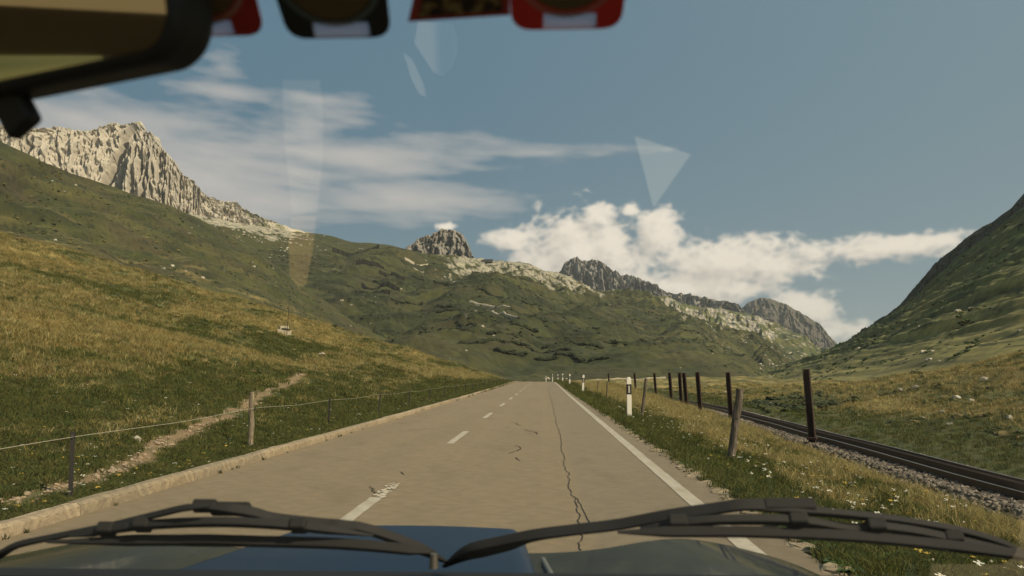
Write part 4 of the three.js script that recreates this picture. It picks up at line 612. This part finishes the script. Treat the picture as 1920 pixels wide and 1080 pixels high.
// ---------------------------------------------------------------- toll stickers on the inside of the windscreen, slips added on the unseen dashboard for the glass to mirror
{
  const basis = new THREE.Matrix4().makeBasis(V(1, 0, 0), V(0, 0.717, 1).normalize(), V(0, -1, 0.717).normalize());
  const put = (o) => { o.quaternion.setFromRotationMatrix(basis); o.position.set(0, 1.16, -0.95).addScaledVector(V(0, -1, 0.717).normalize(), 0.0012); };
  const shape = (x0, x1, y0, y1, r, taper = 0) => { const s = new THREE.Shape(); s.moveTo(x0 + r, y0); s.lineTo(x1 - r, y0); s.quadraticCurveTo(x1, y0, x1 + taper * r * 0.3, y0 + r); s.lineTo(x1 + taper, y1); s.lineTo(x0 - taper, y1); s.lineTo(x0 - taper * r * 0.3, y0 + r); s.quadraticCurveTo(x0, y0, x0 + r, y0); return s; };
  const slab = (s, z, d = 0.0004) => { const g = new THREE.ExtrudeGeometry(s, { depth: d, bevelEnabled: false, curveSegments: 10 }); g.translate(0, 0, z); return g; };
  const motifTex = noiseTex(128, 128, (u, v) => { const b = tileNoise(u, v, 5, 3) + 0.4 * tileNoise(u, v, 14, 1); return b > 0.1 ? [0.5, 0.42, 0.26] : b > -0.25 ? [0.33, 0.24, 0.12] : [0.17, 0.12, 0.07]; }, true);
  const motif = new THREE.MeshStandardMaterial({ map: tile(motifTex, 18), roughness: 0.8 });
  const film = new THREE.MeshPhysicalMaterial({ color: lin(0.75, 0.72, 0.78), roughness: 0.35, transmission: 0.8, thickness: 0 });
  const make = (label, x0, x1, c, ring, lx0, lx1, y0 = 0.6545) => {
    const t = thing('toll_sticker', label, 'sticker', [0, 0, 0], 0, 'toll stickers at the top of the windscreen'); put(t);
    y0 -= 0.0052; const bs = shape(x0, x1, y0, y0 + 0.074, 0.012, 0.003); bs.holes.push(new THREE.Path(shape(lx0, lx1, y0 + 0.0012, y0 + 0.0095, 0.0012).getPoints(4)));
    mesh('backing', slab(bs, 0), new THREE.MeshPhysicalMaterial({ color: lin(...c), roughness: 0.7, transmission: 0.25, thickness: 0 }), t);
    const cx = (x0 + x1) / 2, cy = y0 + 0.036;
    const rg = new THREE.RingGeometry(0.0255, 0.0285, 40); rg.translate(cx, cy, 0.0008); mesh('ring', rg, mat(ring, 0.7), t);
    const dg = new THREE.CircleGeometry(0.0245, 36); dg.translate(cx, cy, 0.0007); mesh('emblem', dg, motif, t);
    mesh('barcode_label', slab(shape(lx0 - 0.0003, lx1 + 0.0003, y0 + 0.0009, y0 + 0.0098, 0.0012), 0.0009), film, t); return t;
  };
  make('dark red toll sticker half hidden behind the rear-view mirror', -0.216, -0.1535, [0.42, 0.025, 0.012], [0.4, 0.16, 0.11], -0.198, -0.171);
  make('black toll sticker with a pale label, right of the mirror', -0.142, -0.0832, [0.02, 0.02, 0.016], [0.1, 0.12, 0.11], -0.126, -0.0955, 0.652);
  make('bright red toll sticker with a pale label, rightmost at the top', -0.0172, 0.0432, [0.62, 0.03, 0.022], [0.45, 0.12, 0.1], 0.0005, 0.0288, 0.655);
  const q = thing('toll_sticker', 'brown and red four-cornered sticker between the black and the bright red ones', 'sticker', [0, 0, 0], 0, 'toll stickers at the top of the windscreen'); put(q);
  const s = new THREE.Shape(); s.moveTo(-0.0735, 0.656); s.lineTo(-0.0175, 0.6588); s.lineTo(-0.0185, 0.72); s.lineTo(-0.052, 0.72); s.closePath();
  mesh('backing', slab(s, -0.0002), new THREE.MeshPhysicalMaterial({ color: lin(0.4, 0.05, 0.03), roughness: 0.7, transmission: 0.25, thickness: 0 }), q);
  const s2 = new THREE.Shape(); s2.moveTo(-0.0675, 0.6588); s2.lineTo(-0.0215, 0.6615); s2.lineTo(-0.022, 0.717); s2.lineTo(-0.05, 0.717); s2.closePath(); mesh('print', slab(s2, 0.0004), motif, q);
  // slips added out of view, shaped and coloured so the glass mirrors pale glare
  const slip = (name, label, cat, pts, c, y) => { const sh = new THREE.Shape(pts.map(([x, z]) => new THREE.Vector2(x, -z))), g = new THREE.ExtrudeGeometry(sh, { depth: 0.0015, bevelEnabled: false }); g.rotateX(-Math.PI / 2); g.translate(0, y, 0); tag(mesh(name, g, mat(c, 0.9), scene, true), label, cat); };
  slip('added_paper_slip', 'added white triangular paper on the unseen dashboard, mirrored as glare in the sky on the right', 'paper', [[0.106, -0.497], [0.172, -0.519], [0.13, -0.581]], [0.86, 0.83, 0.76], 1.0465);
  slip('added_round_paper', 'added rounded white paper on the unseen dashboard, mirrored as glare just below the stickers', 'paper', [[-0.142, -0.366], [-0.102, -0.369], [-0.097, -0.385], [-0.098, -0.402], [-0.106, -0.418], [-0.115, -0.427], [-0.126, -0.422], [-0.138, -0.404], [-0.147, -0.39]], [0.8, 0.76, 0.74], 1.0465);
  slip('added_paper_strip', 'added narrow white paper strip on the unseen dashboard, mirrored as glare left of the rounded paper', 'paper', [[-0.16, -0.4], [-0.15, -0.408], [-0.138, -0.436], [-0.136, -0.449], [-0.143, -0.447], [-0.152, -0.43]], [0.8, 0.76, 0.72], 1.0465);
  slip('added_cloth_strip', 'added pale cloth strip on the unseen dashboard, mirrored as glare in the sky left of centre', 'cloth', [[-0.303, -0.428], [-0.259, -0.429], [-0.258, -0.47], [-0.262, -0.52], [-0.273, -0.583], [-0.303, -0.584], [-0.306, -0.5]], [0.4, 0.36, 0.31], 1.0465);
  slip('added_tan_strap', 'added orange tan strap on the unseen dashboard, mirrored as glare over the green hillside', 'strap', [[-0.274, -0.588], [-0.278, -0.61], [-0.284, -0.64], [-0.292, -0.672], [-0.302, -0.676], [-0.312, -0.66], [-0.31, -0.62], [-0.304, -0.589]], [0.8, 0.5, 0.24], 1.0465);
}
// ---------------------------------------------------------------- grass, flowers, shrubs, stones: masses nobody could count
function blades(n, h, spread, w, lean, seed) {   // a tuft of bent blades
  const P = [], I = [], R = rng(seed);
  for (let k = 0; k < n; k++) {
    const a = R() * 6.28, r = spread * Math.sqrt(R()), x = Math.cos(a) * r, z = Math.sin(a) * r, H = h * (0.55 + 0.6 * R()), b = R() * 6.28, l = lean * H * (0.3 + R()), dx = Math.cos(b) * l, dz = Math.sin(b) * l, c = R() * 6.28, wx = Math.cos(c) * w, wz = Math.sin(c) * w, o = P.length / 3;
    P.push(x - wx, -0.03, z - wz, x + wx, -0.03, z + wz, x + dx * 0.35 - wx * 0.75, H * 0.6, z + dz * 0.35 - wz * 0.75, x + dx * 0.35 + wx * 0.75, H * 0.6, z + dz * 0.35 + wz * 0.75, x + dx, H * (1 - 0.25 * lean), z + dz); I.push(o, o + 1, o + 2, o + 1, o + 3, o + 2, o + 2, o + 3, o + 4);
  }
  const g = new THREE.BufferGeometry(); g.setAttribute('position', new THREE.BufferAttribute(new Float32Array(P), 3)); g.setIndex(I); g.computeVertexNormals(); return g;
}
const leafy = new THREE.MeshPhysicalMaterial({ color: 0xffffff, roughness: 0.95, transmission: 0.25, thickness: 0, specularIntensity: 0.3 });
function scatter(name, geo, m, n, seed, spot, label) {
  const im = new THREE.InstancedMesh(geo, m, n), R = rng(seed), M = new THREE.Matrix4(), q = new THREE.Quaternion(), e = new THREE.Euler(), c = new THREE.Color(); let k = 0;
  for (let i = 0; i < n * 6 && k < n; i++) { const r = spot(R); if (!r) continue; e.set((R() - 0.5) * 0.3, R() * 6.28, (R() - 0.5) * 0.3); q.setFromEuler(e); M.compose(V(...r.p), q, V(r.k, r.k * (r.h ?? 1), r.k)); im.setMatrixAt(k, M); im.setColorAt(k, c.setRGB(...r.c)); k++; }
  im.count = k; im.name = numbered(name); im.userData.kind = 'stuff'; if (label) im.userData.label = label; im.castShadow = im.receiveShadow = true; scene.add(im); return im;
}
const vary = (c, R, a = 0.35) => { const k = 1 - a / 2 + a * R(), w = (R() - 0.5) * 0.12; return [c[0] * (k + w), c[1] * k, c[2] * (k - w)]; };
// where plants grow: [x, s] drawn evenly over the view
function verge(R, side) {
  const s = 4.2 * Math.pow(34, Math.pow(R(), 0.85)), w = side === 'r' ? 6.2 : 0;
  if (side === 'r') { const x = 2.05 + roadX(s) + Math.pow(R(), 0.9) * (railX(s) - 1.42 - 2.05 - roadX(s)); return [x, s]; }
  if (side === 'l') { const x = -4.66 + roadX(s) - Math.pow(R(), 1.5) * Math.min(70, 5 + s * 0.62); return [x, s]; }
  const s2 = 12 * Math.pow(12, R()); return [railX(s2) + 2.1 + Math.pow(R(), 0.8) * (6 + s2 * 0.55), s2];
}
const sides = ['l', 'l', 'l', 'r', 'r', 'm'];
const inView = (x, s) => s > 3.5 && x / s > -0.78 && x / s < 0.72;
const greens = [[0.07, 0.094, 0.019], [0.055, 0.074, 0.017], [0.115, 0.12, 0.032], [0.09, 0.094, 0.024], [0.14, 0.128, 0.038]], golds = [[0.43, 0.355, 0.15], [0.36, 0.295, 0.115], [0.52, 0.43, 0.2], [0.28, 0.235, 0.085], [0.34, 0.235, 0.09], [0.17, 0.16, 0.05]];
const size = (s) => 0.66 + Math.min(2.0, s * 0.026);
const pick = (R, a) => a[Math.floor(R() * a.length)];
for (const [nm, g, n, seed] of [['green_grass', blades(18, 0.13, 0.12, 0.0045, 0.6, 1), 80000, 101], ['green_grass', blades(14, 0.17, 0.1, 0.005, 0.8, 2), 50000, 102]])
  scatter(nm, g, leafy, n, seed, (R) => { const sd = pick(R, sides), [x, s] = verge(R, sd); if (!inView(x, s) || R() < dryness(x, s) * 0.85) return null; if (x < -4.6 && pathDist(x, s) < 0.2 + 0.1 * n2(x * 3, s * 3) && s > 7 + 3 * n2(x, s)) return null; return { p: [x, gy(x, s), -s], k: size(s) * (0.7 + 0.6 * R()), h: sd === 'r' ? 1.1 : sd === 'm' ? 0.6 : 0.55, c: vary(pick(R, greens), R) }; });
for (const [nm, g, n, seed, hh] of [['dry_grass', blades(16, 0.3, 0.13, 0.003, 0.5, 3), 70000, 201, 1], ['dry_grass', blades(12, 0.4, 0.11, 0.0028, 0.75, 4), 38000, 202, 1]])
  scatter(nm, g, leafy, n, seed, (R) => { const sd = pick(R, sides), [x, s] = verge(R, sd); if (!inView(x, s) || R() > dryness(x, s) * 1.25 - 0.12) return null; if (x < -4.6 && pathDist(x, s) < 0.24 && s > 7) return null; return { p: [x, gy(x, s), -s], k: size(s) * (0.55 + 0.6 * R()), h: sd === 'r' ? 0.8 : 0.42, c: vary(pick(R, golds), R) }; });
{ // umbels, daisies and yellow heads
  const umb = (() => { const parts = [box(0.006, 0.42, 0.006, 0, 0.2, 0)], R = rng(6); for (let k = 0; k < 9; k++) { const a = R() * 6.28, r = 0.05 * Math.sqrt(R()), d = new THREE.CircleGeometry(0.016, 5); d.rotateX(-Math.PI / 2 + (R() - 0.5) * 0.7); d.translate(Math.cos(a) * r, 0.41 + 0.02 * R(), Math.sin(a) * r); parts.push(d.deleteAttribute('uv').toNonIndexed()); } parts[0] = parts[0].deleteAttribute('uv').toNonIndexed(); parts.forEach((p, i) => { const n = p.attributes.position.count, c = new Float32Array(n * 3); for (let k = 0; k < n; k++) c.set(i ? [1, 1, 1] : [0.09, 0.14, 0.05], k * 3); p.setAttribute('color', new THREE.BufferAttribute(c, 3)); }); return mergeGeometries(parts); })();
  scatter('white_umbel_flowers', umb, mat([1, 1, 1], 0.9, { vertexColors: true }), 620, 301, (R) => { const sd = R() < 0.6 ? 'r' : 'l', [x, s] = verge(R, sd); if (!inView(x, s) || s > 60) return null; const e = x - 1.96; if (sd === 'r' && R() > Math.exp(-(((e - 1.7) / 1.3) ** 2)) + 0.12) return null; if (sd === 'l' && x < -9 - 12 * R()) return null; return { p: [x, gy(x, s), -s], k: (0.3 + 0.4 * R()) * (s > 25 ? 1.2 : 1), h: sd === 'l' ? 0.8 : 1.3, c: vary([0.72, 0.68, 0.56], R, 0.2) }; });
  scatter('yellow_flowers', umb, mat([1, 1, 1], 0.9, { vertexColors: true }), 500, 302, (R) => { const sd = R() < 0.4 ? 'r' : 'l', [x, s] = verge(R, sd); if (!inView(x, s) || s > 45 || x < -14) return null; return { p: [x, gy(x, s), -s], k: 0.35 + 0.3 * R(), h: 0.8, c: vary([0.6, 0.42, 0.06], R, 0.2) }; });
  // broad leaves along the road edge
  const leaf = (() => { const P = [], I = [], R = rng(8); for (let k = 0; k < 9; k++) { const a = k * 0.7 + R(), L = 0.1 + 0.06 * R(), w = 0.03, o = P.length / 3, c = Math.cos(a), d = Math.sin(a); P.push(0, 0.01, 0, c * L * 0.5 - d * w, 0.06, d * L * 0.5 + c * w, c * L * 0.5 + d * w, 0.06, d * L * 0.5 - c * w, c * L, 0.05, d * L); I.push(o, o + 1, o + 2, o + 1, o + 3, o + 2); } const g = new THREE.BufferGeometry(); g.setAttribute('position', new THREE.BufferAttribute(new Float32Array(P), 3)); g.setIndex(I); g.computeVertexNormals(); return g; })();
  scatter('leafy_weeds', leaf, leafy, 5000, 303, (R) => { const sd = 'r', [x, s] = verge(R, sd); if (!inView(x, s) || s > 45) return null; const e = sd === 'r' ? x - 1.96 : -4.6 - x; if (R() > Math.exp(-e / 1.3)) return null; return { p: [x, gy(x, s) + 0.02, -s], k: 0.45 + 0.5 * R(), c: vary([0.055, 0.1, 0.024], R) }; });
  // weeds in the joints at the foot of the kerb, shrubs on the bank behind the railway bend
  scatter('kerb_weeds', blades(14, 0.09, 0.04, 0.006, 0.9, 15), leafy, 26, 306, (R) => { const s = 5 + 40 * R() * R(); return { p: [-4.42, roadY(s), -s], k: 0.35 + 0.5 * R(), c: vary([0.06, 0.07, 0.025], R) }; });
  // stones along the dirt path
  scatter('path_stones', new THREE.DodecahedronGeometry(0.05, 0), mat([1, 1, 1], 0.95), 600, 304, (R) => { const i = Math.floor(R() * (pathPts.length - 1)), t = R(), x = lerp(pathPts[i][0], pathPts[i + 1][0], t) + (R() + R() - 1) * 0.3, s = lerp(pathPts[i][1], pathPts[i + 1][1], t); if (s < 7.5) return null; return { p: [x, gy(x, s) + 0.01, -s], k: 0.25 + 0.8 * R() * R(), h: 0.6, c: vary([0.33, 0.25, 0.17], R) }; });
}
{ // heath tussocks and low shrubs on the slopes, stones in the scree
  const shrub = (() => { const g = new THREE.IcosahedronGeometry(1, 1), P = g.attributes.position; for (let i = 0; i < P.count; i++) { const q = 1 + 0.45 * n3(P.getX(i) * 2.1, P.getY(i) * 2.1, P.getZ(i) * 2.1); P.setXYZ(i, P.getX(i) * q, P.getY(i) * q * 0.55, P.getZ(i) * q); } g.computeVertexNormals(); return g; })();
  const rough = mat([1, 1, 1], 1);
  const on = (h, n, seed, k0, k1, cols, keep) => scatter('heath_shrubs', shrub, rough, n, seed, (R) => { const q = h.sample(R); if (q.v < 0.02 || q.v > 0.99 || !keep(q, R)) return null; return { p: q.p, k: lerp(k0, k1, R() * R()), h: 0.8, c: vary(pick(R, cols), R, 0.5) }; });
  const dk = [[0.03, 0.04, 0.012], [0.04, 0.05, 0.015], [0.055, 0.06, 0.02]], mixd = [[0.05, 0.06, 0.018], [0.09, 0.09, 0.03], [0.14, 0.11, 0.04], [0.035, 0.045, 0.013]];
  on(spur, 7000, 401, 0.25, 1.1, mixd, (q, R) => fbm(q.p[0] * 0.05, q.p[2] * 0.05, 3) > -0.1 + 0.5 * R() * 0.4);
  on(middle, 9000, 402, 0.5, 1.8, dk, (q, R) => hedge(q.u, q.v) > 0.1 + 0.12 * R() || R() < 0.05);
  on(rightFront, 4200, 403, 0.25, 1.0, [[0.045, 0.065, 0.018], [0.06, 0.08, 0.022], [0.03, 0.042, 0.012]], (q, R) => fbm(q.p[0] * 0.05 + 9, q.p[2] * 0.05, 3) > 0.0 + 0.3 * R());
  on(rightBack, 2500, 404, 0.4, 1.6, dk, () => true);
  { // alder hedges in long rows along the terraces of the middle hillside: [x, z] to [x, z]
    const rows = [[-43.5, -416, -6.2, -441], [-9, -436, 12.5, -424], [-31, -441, -15, -451], [-19, -471, -4, -476], [-53, -493, -35, -470], [6, -419, 20, -408], [-3, -414, 6, -412], [-78, -496, -62, -470], [-141, -731, -113, -733], [-115, -743, -72, -640], [23, -404, 31, -398], [-110, -572, -90, -585], [-70, -518, -50, -522], [-73, -551, -52, -520], [-48, -603, -25, -580], [-25, -414, -10, -417], [16, -451, 32, -442], [-151, -699, -121, -685], [-100, -640, -70, -620], [35, -470, 60, -480], [-60, -450, -40, -440]], hts = rows.map(([x0, z0, x1, z1]) => { const h = []; for (let i = 0; i <= 10; i++) h.push(middle.height(lerp(x0, x1, i / 10), lerp(z0, z1, i / 10))); return h; });
    scatter('alder_hedges', shrub, rough, 1500, 407, (R) => { const k = Math.floor(R() * rows.length), t = R(), [x0, z0, x1, z1] = rows[k], i = Math.min(9, Math.floor(t * 10)), f = t * 10 - i, d = (R() + R() - 1) * 1.2; return { p: [lerp(x0, x1, t) + d, lerp(hts[k][i], hts[k][i + 1], f) + 0.3, lerp(z0, z1, t) + d], k: 0.6 + 1.1 * R(), h: 1.3, c: vary(pick(R, [[0.024, 0.03, 0.01], [0.032, 0.038, 0.012], [0.02, 0.024, 0.009]]), R, 0.5) }; });
  }
  scatter('bank_shrubs', shrub, rough, 260, 406, (R) => { const s = 52 + 16 * R(), x = 14.6 + 0.1 * (s - 52) + 5.5 * R(); return { p: [x, gy(x, s) + 0.1, -s], k: 0.2 + 0.45 * R() * R(), h: 0.9, c: vary(pick(R, dk), R, 0.5) }; });
  scatter('meadow_tussocks', shrub, rough, 5200, 405, (R) => { const sd = R() < 0.5 ? 'm' : 'l', [x, s] = verge(R, sd); if (!inView(x, s) || s < 22 || (sd === 'l' && x > -8) || (sd === 'm' && x - railX(s) < 5)) return null; if (fbm(x * 0.2 + 3, s * 0.2, 3) < 0.05) return null; return { p: [x, gy(x, s) - 0.02, -s], k: (0.06 + 0.16 * R() * R()) * (1 + s * 0.02), h: 0.8, c: vary(pick(R, mixd), R, 0.5) }; });
  const rock = (() => { const g = new THREE.IcosahedronGeometry(1, 1), P = g.attributes.position; for (let i = 0; i < P.count; i++) { const q = 1 + 0.4 * n3(P.getX(i) * 1.6 + 4, P.getY(i) * 1.6, P.getZ(i) * 1.6); P.setXYZ(i, P.getX(i) * q, P.getY(i) * q * 0.65, P.getZ(i) * q); } const f = g.index ? g.toNonIndexed() : g; f.computeVertexNormals(); return f; })();
  const stones = (h, n, seed, k0, k1, keep) => scatter('scattered_rocks', rock, rough, n, seed, (R) => { const q = h.sample(R); if (!keep(q, R)) return null; return { p: q.p, k: lerp(k0, k1, R() ** 3), c: vary(pick(R, [[0.5, 0.45, 0.36], [0.36, 0.33, 0.26], [0.27, 0.25, 0.21]]), R, 0.3) }; });
  stones(middle, 4200, 501, 0.4, 1.6, (q, R) => { const { u, v, p } = q, w = sstep(0.4, 0.46, u) * sstep(0.64, 0.58, u) * sstep(0.5, 0.9, v) + sstep(0.02, 0.08, u) * sstep(0.34, 0.24, u) * sstep(0.45, 0.9, v) * 0.8 + sstep(0.62, 0.8, u) * 0.25; return v < 0.99 && fbm(p[0] * 0.03 + 70, -p[2] * 0.03, 4) + w * 0.8 > 0.5 + 0.2 * R(); });
  stones(massif, 3500, 502, 0.8, 4.5, (q, R) => q.v < 0.56 && q.u < 0.75);
  stones(farGreen, 1800, 503, 1, 4, (q, R) => q.v < 0.95 && fbm(q.p[0] * 0.028 + 20, -q.p[2] * 0.028, 5, 0.62) > 0.25);
  stones(spur, 160, 504, 0.2, 0.9, (q, R) => q.v < 0.95);
  stones(rightFront, 260, 505, 0.2, 0.8, (q, R) => q.v < 0.6);
}
renderer.render(scene, camera);
